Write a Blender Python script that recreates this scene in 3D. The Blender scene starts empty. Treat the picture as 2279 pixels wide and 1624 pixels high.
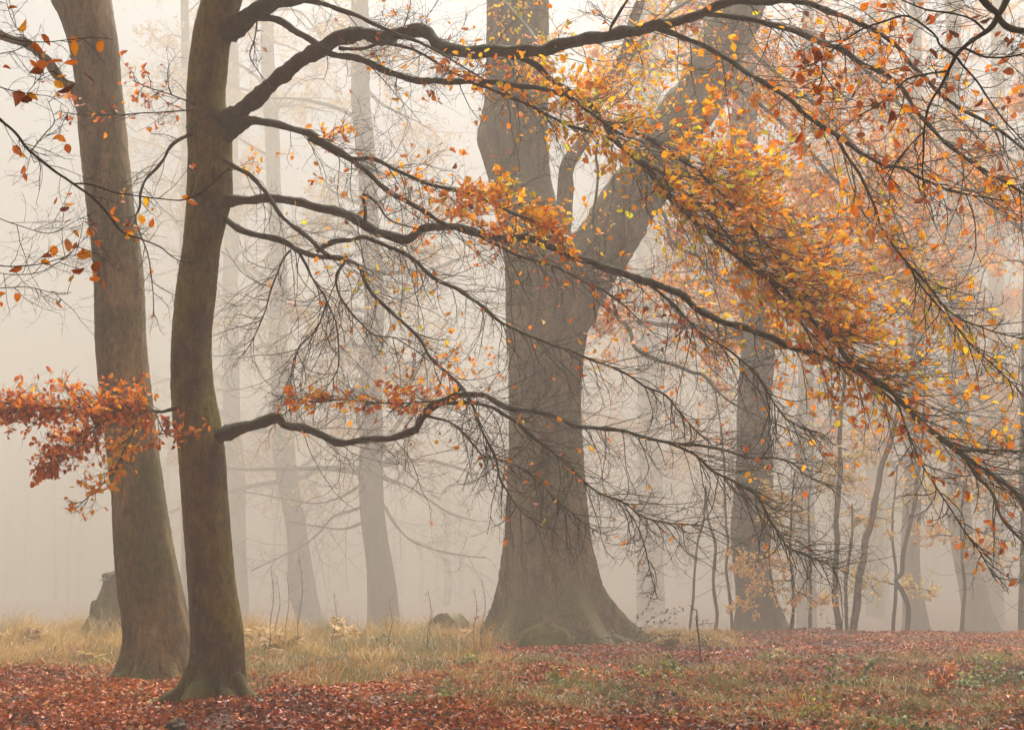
import bpy, math
import numpy as np
from mathutils import Vector

S = bpy.context.scene
COL = S.collection
# ------------------------------------------------------------------ camera, sky, sun, exposure
F = 3164.0; CX, CY = 1139.0, 812.0; HOR = 1250.0; CAMH = 1.5
PITCH = math.atan((HOR - CY) / F)
cd = bpy.data.cameras.new('camera'); cam = bpy.data.objects.new('camera', cd); COL.objects.link(cam)
cam.location = (0, 0, CAMH); cam.rotation_euler = (math.pi/2 + PITCH, 0, 0)
cd.sensor_width = 36; cd.lens = 36 * F / 2278.0; cd.clip_end = 2000; cd.clip_start = 0.05
S.camera = cam
SUN_EL, SUN_AZ = math.radians(52), math.radians(6)      # azimuth measured from +Y towards +X
W = bpy.data.worlds.new("World"); S.world = W; W.use_nodes = True
nt = W.node_tree; nt.nodes.clear()
out = nt.nodes.new('ShaderNodeOutputWorld'); bg = nt.nodes.new('ShaderNodeBackground')
sky = nt.nodes.new('ShaderNodeTexSky'); sky.sky_type = 'NISHITA'; sky.sun_disc = False
sky.sun_elevation = SUN_EL; sky.sun_rotation = SUN_AZ; sky.dust_density = 6; sky.air_density = 1.0; sky.ozone_density = 1
hs = nt.nodes.new('ShaderNodeHueSaturation'); hs.inputs['Saturation'].default_value = 0.12
mx = nt.nodes.new('ShaderNodeMix'); mx.data_type = 'RGBA'; mx.blend_type = 'MULTIPLY'; mx.inputs[0].default_value = 1
# overcast: about three times brighter overhead than at the horizon
tc = nt.nodes.new('ShaderNodeTexCoord'); sz = nt.nodes.new('ShaderNodeSeparateXYZ'); nt.links.new(tc.outputs['Generated'], sz.inputs[0])
cie = nt.nodes.new('ShaderNodeValToRGB'); nt.links.new(sz.outputs[2], cie.inputs[0]); cie.color_ramp.elements[0].position = 0; cie.color_ramp.elements[1].position = .9
cie.color_ramp.elements[0].color = (.175, .192, .208, 1); cie.color_ramp.elements[1].color = (3.2, 3.16, 3.06, 1)
em = cie.color_ramp.elements.new(.42); em.color = (.42, .43, .435, 1)
nt.links.new(cie.outputs[0], mx.inputs[7])
nt.links.new(sky.outputs[0], hs.inputs['Color']); nt.links.new(hs.outputs[0], mx.inputs[6])
nt.links.new(mx.outputs[2], bg.inputs[0]); bg.inputs[1].default_value = 0.15; nt.links.new(bg.outputs[0], out.inputs[0])
sl = bpy.data.lights.new('sun', 'SUN'); sl.energy = 1.5; sl.angle = math.radians(25); sl.color = (1, .95, .86)
so = bpy.data.objects.new('sun', sl); COL.objects.link(so)
sd = Vector((math.sin(SUN_AZ)*math.cos(SUN_EL), math.cos(SUN_AZ)*math.cos(SUN_EL), math.sin(SUN_EL)))
so.rotation_euler = sd.to_track_quat('Z', 'Y').to_euler(); so.location = (0, 0, 40)
S.view_settings.view_transform = 'Standard'; S.view_settings.look = 'None'
S.view_settings.exposure = 1.22; S.view_settings.gamma = 1
S.render.engine = 'CYCLES'
c = S.cycles
c.use_denoising = True; c.max_bounces = 6; c.diffuse_bounces = 3; c.glossy_bounces = 2; c.transmission_bounces = 4
c.volume_bounces = 3; c.transparent_max_bounces = 4; c.caustics_reflective = False; c.caustics_refractive = False
c.sample_clamp_indirect = 4
HAZE = 0.0138; HAZE_COL = (0.43, 0.40, 0.352, 1); HAZE_ANI = 0.25

# ------------------------------------------------------------------ helpers
rng = np.random.default_rng(7)
cp, sp_ = math.cos(PITCH), math.sin(PITCH)
def at(vx, vy, D):
    """picture position (2278 px wide frame) -> world point at depth Y = D"""
    vx = np.asarray(vx, float); vy = np.asarray(vy, float); D = np.asarray(D, float)
    a = (vx - CX)/F; b = -(vy - CY)/F
    dy = cp - b*sp_; dz = sp_ + b*cp
    k = D/dy
    return np.stack([a*k, D + 0*k, CAMH + dz*k], -1)
def proj(P):
    x, y, z = P[..., 0], P[..., 1], P[..., 2] - CAMH
    f = y*cp + z*sp_; u = -y*sp_ + z*cp
    return CX + F*x/f, CY - F*u/f
def gz(x, y):
    x = np.asarray(x, float); y = np.asarray(y, float)
    n = .05*np.sin(x*.9+1.3+.5*y)*np.sin(y*.55+.4) + .035*np.sin(x*2.1-y*1.3+2) + .02*np.sin(x*4.3+y*3.1)
    n = n*(1+.8*np.exp(-((y-14)/5)**2)) + .02*np.sin(x*7.7+y*5.2)*np.sin(y*6.1-x*3.3)
    t = np.clip(y-37, 0, None)
    drop = -.024*np.clip(y-20, 0, 11) - .005*np.clip(y-31, 0, 6) - .075*np.clip(t, 0, 45)
    lf = .1*np.exp(-((x+4.5)/5)**2 - ((y-28)/4)**2)
    return n + drop + lf
def base_depth(vy):
    D = np.linspace(9, 37.5, 400); py = HOR + (CAMH - gz(0*D, D))*F/D
    return float(np.interp(-vy, -py, D))

def mesh(name, V, Fc, mat, parent=None, t=None, smooth=False, mats=None):
    V = np.ascontiguousarray(V, np.float32).reshape(-1, 3); Fc = np.ascontiguousarray(Fc, np.int32)
    k = Fc.shape[1]; n = Fc.shape[0]
    me = bpy.data.meshes.new(name)
    me.vertices.add(len(V)); me.vertices.foreach_set('co', V.ravel())
    me.loops.add(n*k); me.loops.foreach_set('vertex_index', Fc.ravel())
    me.polygons.add(n); me.polygons.foreach_set('loop_start', np.arange(0, n*k, k, dtype=np.int32))
    if smooth: me.polygons.foreach_set('use_smooth', np.ones(n, bool))
    me.update(calc_edges=True)
    if t is not None:
        a = me.attributes.new('t', 'FLOAT', 'POINT'); a.data.foreach_set('value', np.ascontiguousarray(t, np.float32).ravel())
    me.materials.append(mat)
    o = bpy.data.objects.new(name, me); COL.objects.link(o)
    if parent is not None:
        o.parent = parent; r = parent; off = Vector(r.location)
        while r.parent is not None: r = r.parent; off += Vector(r.location)
        o.matrix_parent_inverse.identity(); o.location = -off if off.length else (0, 0, 0)
    return o
def thing(name, label, cat, loc=(0, 0, 0), group=None, kind=None):
    o = bpy.data.objects.new(name, None); COL.objects.link(o); o.location = [float(v) for v in loc]
    o.empty_display_size = .2
    o['label'] = label; o['category'] = cat
    if group: o['group'] = group
    return o
def tag(o, label=None, cat=None, group=None, kind=None):
    if label: o['label'] = label
    if cat: o['category'] = cat
    if group: o['group'] = group
    if kind: o['kind'] = kind
    return o
def recenter(o, p):
    p = Vector([float(v) for v in p]); me = o.data; me.transform(__import__('mathutils').Matrix.Translation(-p)); o.location = p; return o

def unit(a): return a/np.maximum(np.linalg.norm(a, axis=-1, keepdims=True), 1e-9)
def frames(P):
    T = np.gradient(P, axis=-2); T = unit(T)
    ref = np.zeros_like(T); ref[..., 1] = 1.0; ref[..., 0] = .13
    U = unit(np.cross(T, ref)); Vv = np.cross(T, U)
    return T, U, Vv
def tubes(P, R, sides=3, disp=None):
    """P (N,m,3) R (N,m) -> verts, quads, no caps"""
    N, m, _ = P.shape
    T, U, Vv = frames(P)
    a = np.arange(sides)*2*np.pi/sides
    ca, sa = np.cos(a), np.sin(a)
    rr = R[..., None]*np.ones(sides) if disp is None else R[..., None]*disp
    X = P[:, :, None, :] + rr[..., None]*(ca[None, None, :, None]*U[:, :, None, :] + sa[None, None, :, None]*Vv[:, :, None, :])
    idx = np.arange(N*m*sides).reshape(N, m, sides)
    A = idx[:, :-1, :]; B = np.roll(idx, -1, 2)[:, :-1, :]; C2 = np.roll(idx, -1, 2)[:, 1:, :]; D2 = idx[:, 1:, :]
    Q = np.stack([A, B, C2, D2], -1).reshape(-1, 4)
    return X.reshape(-1, 3), Q
def merge(parts):
    V = []; Q = []; n = 0
    for v, q in parts:
        V.append(v); Q.append(q+n); n += len(v)
    return np.concatenate(V), np.concatenate(Q)
def cr(pts, step):
    """Catmull-Rom resample of rows (x,y,...)"""
    p = np.array(pts, float)
    if len(p) == 2: p = np.array([p[0], p.mean(0), p[1]])
    e = np.vstack([2*p[0]-p[1], p, 2*p[-1]-p[-2]]); outp = []
    for i in range(1, len(e)-2):
        L = np.linalg.norm(e[i+1, :2]-e[i, :2]); k = max(2, int(round(L/step)))
        u = np.linspace(0, 1, k, endpoint=False)[:, None]
        a, b, c_, d = e[i-1], e[i], e[i+1], e[i+2]
        q = .5*((2*b)+(c_-a)*u+(2*a-5*b+4*c_-d)*u*u+(3*b-a-3*c_+d)*u**3)
        q[:, 2:] = b[2:] + (c_[2:]-b[2:])*u
        outp.append(q)
    outp.append(e[-2][None]); return np.vstack(outp)
def grow(P0, D0, L, n, bend=.5, grav=0., jit=.12, up=0., flat=1.0):
    N = len(P0); P = np.empty((N, n+1, 3)); P[:, 0] = P0; d = unit(D0)
    b = rng.normal(size=(N, 3))*bend/n*1.6; b[:, 1] *= flat
    for i in range(n):
        j = rng.normal(size=(N, 3))*jit; j[:, 1] *= flat
        d = d + b + j; d[:, 2] += (-grav + up*(i/n))/n
        d = unit(d); P[:, i+1] = P[:, i] + d*(L/n)[:, None]
    return P
def sub(P, k, lo=.15, hi=1.0):
    """k child starts for each of N polylines: positions, tangents, parent index"""
    N, m, _ = P.shape
    s = (lo + (hi-lo)*(np.arange(k)[None]+rng.random((N, k)))/k)*(m-1)*.999
    i = np.clip(s.astype(int), 0, m-2); f = s - i; r = np.arange(N)[:, None]
    A = P[r, i]; B = P[r, i+1]
    return (A + (B-A)*f[..., None]).reshape(-1, 3), unit(B-A).reshape(-1, 3), np.repeat(np.arange(N), k), (s/(m-1)).ravel()
def side_dir(T, amin, amax, flat=.7, bias=None):
    N = len(T); r = rng.normal(size=(N, 3)); r[:, 1] *= flat
    p = unit(r - (r*T).sum(1, keepdims=True)*T)
    a = np.radians(amin + (amax-amin)*rng.random(N))[:, None]
    d = T*np.cos(a) + p*np.sin(a)
    if bias is not None: d = d + np.array(bias)
    return unit(d)

LEAF_HI = np.array([[0, 0, 0], [.2, .42, .1], [.52, .5, .12], [.82, .25, .05], [1, 0, -.04], [.82, -.25, .05], [.52, -.5, .12], [.2, -.42, .1]])
LEAF_HI_F = np.array([[0, 1, 2, 3, 4], [4, 5, 6, 7, 0]])
LEAF_LO = np.array([[0, 0, 0], [.3, .5, .13], [.72, .4, .1], [1, 0, 0], [.72, -.4, .1], [.3, -.5, .13]])
LEAF_LO_F = np.array([[0, 1, 2, 3], [3, 4, 5, 0]])
def leaves(name, P, A, Nn, size, t, mat, parent, hi=True, wid=.62):
    """P base, A axis, Nn approx normal, size (N)"""
    tmpl, fc = (LEAF_HI, LEAF_HI_F) if hi else (LEAF_LO, LEAF_LO_F)
    N = len(P)
    if N == 0: return None
    A = unit(A); U = unit(np.cross(Nn, A)); Z = np.cross(A, U)
    w = wid*(.8+.4*rng.random(N)); fold = rng.normal(size=N)*1.3
    curl = rng.normal(size=N)*.25
    X = (P[:, None] + size[:, None, None]*(tmpl[None, :, 0:1]*A[:, None] + tmpl[None, :, 1:2]*w[:, None, None]*U[:, None]
         + (tmpl[None, :, 2:3]*fold[:, None, None] + curl[:, None, None]*(tmpl[None, :, 0:1]**2))*Z[:, None]))
    Fc = (fc[None] + (np.arange(N)*len(tmpl))[:, None, None]).reshape(-1, fc.shape[1])
    return mesh(name, X, Fc, mat, parent, t=np.repeat(t, len(tmpl)))

# ------------------------------------------------------------------ materials
def newmat(name):
    m = bpy.data.materials.new(name); m.use_nodes = True; n = m.node_tree; n.nodes.clear()
    o = n.nodes.new('ShaderNodeOutputMaterial'); p = n.nodes.new('ShaderNodeBsdfPrincipled'); n.links.new(p.outputs[0], o.inputs[0])
    return m, n, p, o
def ramp(n, src, stops):
    r = n.nodes.new('ShaderNodeValToRGB'); n.links.new(src, r.inputs[0]); e = r.color_ramp.elements
    while len(e) < len(stops): e.new(.5)
    for el, (pos, col) in zip(e, stops): el.position = pos; el.color = (*col, 1)
    return r
def noise(n, scale, detail=5, rough=.6, vec=None, scl=None):
    tx = n.nodes.new('ShaderNodeTexNoise'); tx.inputs['Scale'].default_value = scale; tx.inputs['Detail'].default_value = detail
    tx.inputs['Roughness'].default_value = rough
    g = n.nodes.new('ShaderNodeNewGeometry'); s = g.outputs['Position']
    if scl:
        mp = n.nodes.new('ShaderNodeMapping'); mp.inputs['Scale'].default_value = scl; n.links.new(s, mp.inputs[0]); s = mp.outputs[0]
    n.links.new(s, tx.inputs['Vector']); return tx
def mixc(n, fac, a, b, mode='MIX'):
    m = n.nodes.new('ShaderNodeMix'); m.data_type = 'RGBA'; m.blend_type = mode
    if isinstance(fac, float): m.inputs[0].default_value = fac
    else: n.links.new(fac, m.inputs[0])
    for k, v in ((6, a), (7, b)):
        if isinstance(v, tuple): m.inputs[k].default_value = (*v, 1)
        else: n.links.new(v, m.inputs[k])
    return m.outputs[2]
def bark(name, dark, light, moss=(.07, .075, .02), mossy=.45, bump=.5, fine=1.0, lichen=.0):
    m, n, p, o = newmat(name)
    a = noise(n, 2.2, 6, .65, scl=(2.6, 2.6, .4)); b = noise(n, 14*fine, 8, .75, scl=(1.5, 1.5, .6)); d = noise(n, .9, 4, .6)
    e = noise(n, 1.3, 5, .6, scl=(1.5, 1.5, .5)); g_ = noise(n, 9, 4, .7)
    r1 = ramp(n, a.outputs[0], [(.33, dark), (.66, light)])
    r2 = ramp(n, b.outputs[0], [(.32, (.35, .35, .35)), (.68, (1.35, 1.3, 1.25))])
    r3 = ramp(n, e.outputs[0], [(.38, (.6, .57, .55)), (.62, (1.3, 1.28, 1.2))])
    c1 = mixc(n, 1.0, mixc(n, 1.0, r1.outputs[0], r2.outputs[0], 'MULTIPLY'), r3.outputs[0], 'MULTIPLY')
    if lichen > 0:
        rl = ramp(n, g_.outputs[0], [(.66-lichen*.06, (0, 0, 0)), (.7, (.8, .8, .8))]); c1 = mixc(n, rl.outputs[0], c1, (.2, .19, .15))
    g = n.nodes.new('ShaderNodeNewGeometry'); sx = n.nodes.new('ShaderNodeSeparateXYZ'); n.links.new(g.outputs['Normal'], sx.inputs[0])
    ad = n.nodes.new('ShaderNodeMath'); ad.operation = 'MULTIPLY_ADD'; n.links.new(sx.outputs[2], ad.inputs[0]); ad.inputs[1].default_value = .2
    n.links.new(d.outputs[0], ad.inputs[2])
    mr = ramp(n, ad.outputs[0], [(.63-mossy*.22, (0, 0, 0)), (.72-mossy*.17, (.95, .95, .95))])
    c2 = mixc(n, mr.outputs[0], c1, mixc(n, 1.0, r2.outputs[0], moss, 'MULTIPLY'))
    n.links.new(c2, p.inputs['Base Color']); p.inputs['Roughness'].default_value = .8
    p.inputs['Specular IOR Level'].default_value = .3
    bp = n.nodes.new('ShaderNodeBump'); bp.inputs['Strength'].default_value = min(1, bump*1.6); bp.inputs['Distance'].default_value = .04
    n.links.new(b.outputs[0], bp.inputs['Height']); n.links.new(bp.outputs[0], p.inputs['Normal'])
    return m
def leafmat(name, stops, trans=.52, rough=.5, spec=.3):
    m, n, p, o = newmat(name)
    at_ = n.nodes.new('ShaderNodeAttribute'); at_.attribute_name = 't'
    r = ramp(n, at_.outputs['Fac'], stops); n.links.new(r.outputs[0], p.inputs['Base Color'])
    p.inputs['Roughness'].default_value = rough; p.inputs['Specular IOR Level'].default_value = spec
    if trans > 0:
        tr = n.nodes.new('ShaderNodeBsdfTranslucent'); n.links.new(r.outputs[0], tr.inputs[0])
        mx_ = n.nodes.new('ShaderNodeMixShader'); mx_.inputs[0].default_value = trans
        n.links.new(p.outputs[0], mx_.inputs[1]); n.links.new(tr.outputs[0], mx_.inputs[2]); n.links.new(mx_.outputs[0], o.inputs[0])
    return m
M_BARK = bark('beech_bark', (.028, .017, .008), (.14, .1, .05), lichen=1.3)
M_BARKA = bark('pale_beech_bark', (.1, .072, .034), (.32, .24, .125), moss=(.115, .11, .03), mossy=.6, lichen=1)
M_BARKF = bark('brown_green_bark', (.035, .018, .005), (.17, .108, .038), moss=(.2, .172, .025), mossy=.8, lichen=.8)
M_BARKFAR = bark('far_bark', (.05, .038, .03), (.1, .075, .058), mossy=.2)
M_BARKC = bark('old_beech_bark', (.045, .029, .014), (.2, .142, .075), moss=(.11, .1, .03), mossy=.5, lichen=1.2)
M_TWIG = bark('twig_bark', (.03, .02, .016), (.07, .045, .035), mossy=.0, bump=.1, fine=3)
M_LIMB = bark('limb_bark', (.028, .016, .009), (.07, .042, .023), mossy=.5, bump=.8, fine=2)
M_DARK = bark('wet_dark_bark', (.012, .009, .008), (.03, .022, .018), mossy=.1)
M_MOSS = bark('moss', (.06, .058, .01), (.17, .155, .03), moss=(.13, .14, .02), mossy=.5, bump=1.0, fine=3)
M_DEAD = bark('dead_wood', (.09, .07, .06), (.2, .17, .16), mossy=.1)
LEAFST = [(.0, (.1, .032, .01)), (.2, (.34, .07, .01)), (.42, (.74, .17, .006)), (.62, (.93, .34, .004)), (.82, (.93, .52, .008)), (1, (.55, .52, .03))]
M_LEAF = leafmat('beech_leaf', LEAFST)
M_PALE = leafmat('pale_leaf', [(0, (.3, .13, .06)), (.4, (.6, .25, .08)), (.75, (.85, .5, .14)), (1, (.6, .52, .15))])
M_FARL = leafmat('far_leaf', [(0, (.3, .16, .06)), (.5, (.55, .3, .09)), (1, (.6, .48, .16))])
M_LITTER = leafmat('fallen_leaf', [(0, (.03, .008, .002)), (.28, (.11, .02, .003)), (.5, (.3, .042, .002)), (.68, (.46, .08, .002)), (.86, (.6, .17, .005)), (1, (.45, .25, .06))], trans=.12, rough=.42, spec=.16)
M_GRASS = leafmat('dry_grass', [(0, (.1, .12, .025)), (.3, (.2, .18, .05)), (.5, (.4, .2, .05)), (.75, (.5, .32, .09)), (1, (.62, .45, .19))], trans=.3)
M_GREEN = leafmat('green_leaf', [(0, (.02, .035, .01)), (.5, (.09, .12, .022)), (.8, (.2, .24, .035)), (1, (.42, .42, .05))], trans=.3)
m, n, p, o = newmat('forest_floor')
a = noise(n, 1.1, 6, .6); b = noise(n, 22, 5, .7)
r1 = ramp(n, a.outputs[0], [(.35, (.06, .02, .009)), (.55, (.13, .04, .015)), (.7, (.12, .07, .025))])
r2 = ramp(n, b.outputs[0], [(.35, (.4, .4, .4)), (.7, (1.3, 1.2, 1.1))])
n.links.new(mixc(n, 1.0, r1.outputs[0], r2.outputs[0], 'MULTIPLY'), p.inputs['Base Color']); p.inputs['Roughness'].default_value = .85
bp = n.nodes.new('ShaderNodeBump'); bp.inputs['Strength'].default_value = .8; bp.inputs['Distance'].default_value = .05
n.links.new(b.outputs[0], bp.inputs['Height']); n.links.new(bp.outputs[0], p.inputs['Normal'])
M_FLOOR = m

# ------------------------------------------------------------------ ground
def axis(a, b, seg): return np.concatenate([np.arange(s, e, st) for s, e, st in seg] + [[seg[-1][1]]])
gx = axis(0, 0, [(-150, -40, 10), (-40, -18, 1.5), (-18, 18, .25), (18, 40, 1.5), (40, 150, 10)])
gy = axis(0, 0, [(-40, 0, 5), (0, 8, 1), (8, 46, .2), (46, 90, 2), (90, 260, 10)])
X, Y = np.meshgrid(gx, gy); Z = gz(X, Y)
idx = np.arange(X.size).reshape(X.shape)
Q = np.stack([idx[:-1, :-1], idx[:-1, 1:], idx[1:, 1:], idx[1:, :-1]], -1).reshape(-1, 4)
tag(mesh('ground', np.stack([X, Y, Z], -1), Q, M_FLOOR, smooth=True), kind='structure')

# ------------------------------------------------------------------ trunks
def trunk_mesh(name, spec, D, mat, parent, flare=.0, lobes=5, seed=0, sides=56, lean=0., rough=.03, ext=None, step=10, hz=.45, depthf=.95):
    """spec rows: (y, left edge, right edge) in the picture, from the base up"""
    r = np.random.default_rng(seed)
    p = np.array([[(b+c_)/2, a, c_-b] for a, b, c_ in spec], float)
    q = cr(p, step)
    if D > 40: q[:, 0] += q[:, 2]*(.08*np.sin(q[:, 1]/130.+seed)+.05*np.sin(q[:, 1]/47.+seed*2)); q[:, 2] *= 1+.05*np.sin(q[:, 1]/61.+seed)
    pts = at(q[:, 0], q[:, 1], D + lean*(q[0, 1]-q[:, 1])/1000.); rad = q[:, 2]/2*D/F
    if ext:    # carry on above the frame
        k = 14; dv = unit(pts[-1]-pts[-6]); s = np.linspace(0, 1, k+1)[1:, None]
        wob = np.cumsum(r.normal(size=(k, 3))*[.08, .08, 0], 0)
        pts = np.vstack([pts, pts[-1] + dv*ext*s + wob*s]); rad = np.concatenate([rad, rad[-1]*(1-.75*s[:, 0])])
    z0 = pts[0, 2]; h = pts[:, 2]-z0
    th = np.arange(sides)*2*np.pi/sides
    disp = np.ones((len(pts), sides))
    for f_, a_ in ((2, .5), (3, .8), (5, .5), (8, .3)):
        ph = np.cumsum(r.normal(size=len(pts))*.05)+r.random()*6
        disp += rough*a_*np.sin(f_*th[None]+ph[:, None])*(1+.5*np.sin(h*1.3+f_))[:, None]
    if flare > 0:
        fl = np.exp(-np.clip(h, 0, None)/hz)
        ph0 = r.random()*6
        lob = (np.abs(np.sin(th*lobes/2+ph0+.5*np.sin(th+1)))**1.6 - .45)
        disp += flare*fl[:, None]*lob[None]
        disp += (.07+.11*(lobes == 8))*np.exp(-h/(hz*4))[:, None]*(1-2.2*np.abs(np.sin(th*lobes/2+ph0*2+.6*np.sin(th*2)))**.7)[None]
    for k in range(9):
        a0 = r.random()*6.28; hh = r.uniform(0, h.max()*.8); le = r.uniform(.5, 2.2); wd = r.uniform(.05, .16)
        ang_ = (th[None]-a0-.12*np.sin(h*1.2+k)[:, None]+np.pi) % (2*np.pi)-np.pi
        disp -= r.uniform(.02, .07)*(np.exp(-(ang_/wd)**2)*np.exp(-((h-hh)/le)**4)[:, None])*(rough > .026)
    for k in range(16 if rough > .026 else 0):      # knots, scars and swellings
        a0 = r.random()*6.28; hh = r.uniform(.2, h.max()); wd = r.uniform(.06, .2); hw = r.uniform(.05, .2)
        ang_ = (th[None]-a0+np.pi) % (2*np.pi)-np.pi; g_ = (ang_/wd)**2+((h-hh)/hw)[:, None]**2
        disp += r.uniform(.03, .09)*(np.exp(-g_)-1.3*np.exp(-g_*4))
    bump = r.normal(size=disp.shape)*.008; disp += bump
    a = th; Xc = pts[:, None, :] + rad[:, None, None]*disp[..., None]*np.stack([np.cos(a), np.sin(a)*depthf, 0*a], -1)[None]
    m_, s_ = disp.shape; ix = np.arange(m_*s_).reshape(m_, s_)
    Qd = np.stack([ix[:-1], np.roll(ix, -1, 1)[:-1], np.roll(ix, -1, 1)[1:], ix[1:]], -1).reshape(-1, 4)
    return mesh(name, Xc, Qd, mat, parent, smooth=True), pts, rad

def limb_mesh(pts, rad, mat, parent, name='branch', sides=12, seed=0, gn=.10):
    r = np.random.default_rng(seed); m_ = len(pts)
    rr = rad*(1+gn*r.normal(size=m_)*.5+gn*np.sin(np.arange(m_)*.7+seed))
    disp = 1 + gn*.6*r.normal(size=(1, m_, sides))
    v, q = tubes(pts[None], rr[None], sides, disp)
    return mesh(name, v, q, mat, parent, smooth=True)

# leaf density over the picture: capsules (x0,y0,x1,y1,radius,weight,hue)
CAPS = [(1350,260,1640,390,105,1.2,.76),(1510,350,1830,600,140,1.0,.68),(1710,600,1970,810,100,1.1,.7),(1890,780,2160,960,75,1.05,.6),
 (1080,435,1230,485,44,6.5,.66),(930,400,1090,500,40,1.6,.52),(560,250,730,290,32,3.2,.58),(540,370,690,400,42,4.,.5),
 (1060,170,1300,230,55,1.2,.62),(1140,20,1240,120,55,1.8,.76),(1280,180,1600,330,90,.8,.6),(1480,110,1700,260,80,1.0,.62),
 (1700,150,2000,300,80,.9,.52),(1850,40,2278,150,90,.55,.45),(2110,385,2278,440,38,1.3,.55),(1620,350,1850,520,90,.8,.56),
 (860,30,1050,200,60,.3,.5),(820,150,1000,260,50,.25,.62),(1600,330,1900,600,80,.8,.6),(2060,640,2278,850,60,.55,.85),(1840,880,1960,900,35,1.2,.55),
 (2140,1000,2200,1180,45,.3,.45),(1300,680,1500,730,38,.8,.2),(1150,650,1300,760,60,.25,.55),(780,600,960,730,50,.7,.78),
 (660,895,1020,880,24,1.1,.5),(900,850,1040,820,40,1.8,.45),(1200,200,2200,900,240,.05,.5),(2000,200,2278,400,90,.3,.42)]
def density(vx, vy):
    d = np.full(vx.shape, .11); hw = d*.5
    for x0, y0, x1, y1, r_, w, h in CAPS:
        ex, ey = x1-x0, y1-y0; u = np.clip(((vx-x0)*ex+(vy-y0)*ey)/(ex*ex+ey*ey+1e-6), 0, 1)
        q = ((vx-x0-u*ex)**2+(vy-y0-u*ey)**2)/(r_*1.3)**2
        k = w*np.exp(-q*1.1); d = d+k; hw = hw+k*(h+.065)
    return d, hw/d

def foliage(parent, pts, n1, L=(.35, .9), lf=1., dens=True, hue=None, bias=(0, 0, 0), s0=.08, k2=5, k3=2, ang=(25, 75), flat=.7, size=.078,
            mat=M_LEAF, tw=M_TWIG, r1=.0048, grav=.15, hi=True, up=.5, leafbias=(0, 0, -.25), stretch=0., nrm=(0, -.4, .8), cap=1e9, k0=0, thin=1., spacing=None):
    """twigs and leaves along a limb, as parts twigs / leaves of the branch"""
    P0 = pts[None]; n1 = max(8, int(n1*.58)); L = (L[0]*1.3, L[1]*1.6)
    a, T, _, s = sub(P0, n1, s0, 1.0)
    L1 = (L[0]+(L[1]-L[0])*rng.random(n1))*(1-.45*s)
    p1 = grow(a, side_dir(T, ang[0], ang[1], flat, bias), L1, 10, .4, grav, .1, up, flat)
    gam = rng.gamma(.9, 1.1, n1); hof = rng.normal(size=n1)*.09; i1 = np.repeat(np.arange(n1), k2)
    a, T, pi, s = sub(p1, k2, .12); L2 = L1[pi]*(.62-.32*s)*(.6+.8*rng.random(len(a)))
    p2 = grow(a, side_dir(T, 25, 65, flat), L2, 7, .8, .05, .12, up*.7, flat)
    a, T, pi, s = sub(p2, k3, .2); L3 = L2[pi]*(.35+.4*rng.random(len(a)))
    p3 = grow(a, side_dir(T, 30, 70, flat), L3, 4, .8, 0, .15, up*.5, flat)
    sp = lambda P, ra, rb: np.linspace(ra, rb, P.shape[1])[None]*(.75+.5*rng.random((len(P), 1)))*thin
    V, Q_ = merge([tubes(p1, sp(p1, r1, r1*.4), 4), tubes(p2, sp(p2, r1*.5, r1*.25), 3), tubes(p3, sp(p3, r1*.3, r1*.18), 3)])
    mesh('twigs', V, Q_, tw, parent)
    if lf > 0:
        NP = np.concatenate([p2[:, 2:].reshape(-1, 3), p3[:, 1:].reshape(-1, 3)])
        ND = np.concatenate([unit(np.gradient(p2, axis=1))[:, 2:].reshape(-1, 3), unit(np.gradient(p3, axis=1))[:, 1:].reshape(-1, 3)])
        if dens:
            vx, vy = proj(NP); d, h = density(vx, vy)
        else: d = np.ones(len(NP)); h = np.full(len(NP), .5)
        own = np.concatenate([np.repeat(i1, p2.shape[1]-2), np.repeat(np.repeat(i1, k3), p3.shape[1]-1)])
        d = d*(.25+.75*gam[own]); h = h+hof[own]
        if hue is not None: h = np.full(len(NP), hue)
        cnt = rng.poisson(d*lf*.07); NPr = np.repeat(NP, cnt, 0); ND = np.repeat(ND, cnt, 0); h = np.repeat(h, cnt)
        N = len(NPr)
        if N > cap:
            k = rng.permutation(N)[:int(cap)]; NPr, ND, h = NPr[k], ND[k], h[k]; N = len(k)
        A = ND*.6 + rng.normal(size=(N, 3))*.55*(1-stretch) + np.array(leafbias)
        Nn = rng.normal(size=(N, 3))*.75 + np.array(nrm)
        sz = size*(.55+.6*rng.random(N))
        t = np.clip(h + rng.normal(size=N)*.14 - .1*(rng.random(N) < .15), 0, 1)
        leaves('leaves', NPr + rng.normal(size=(N, 3))*.01, A, Nn, sz, t, mat, parent, hi)

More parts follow.
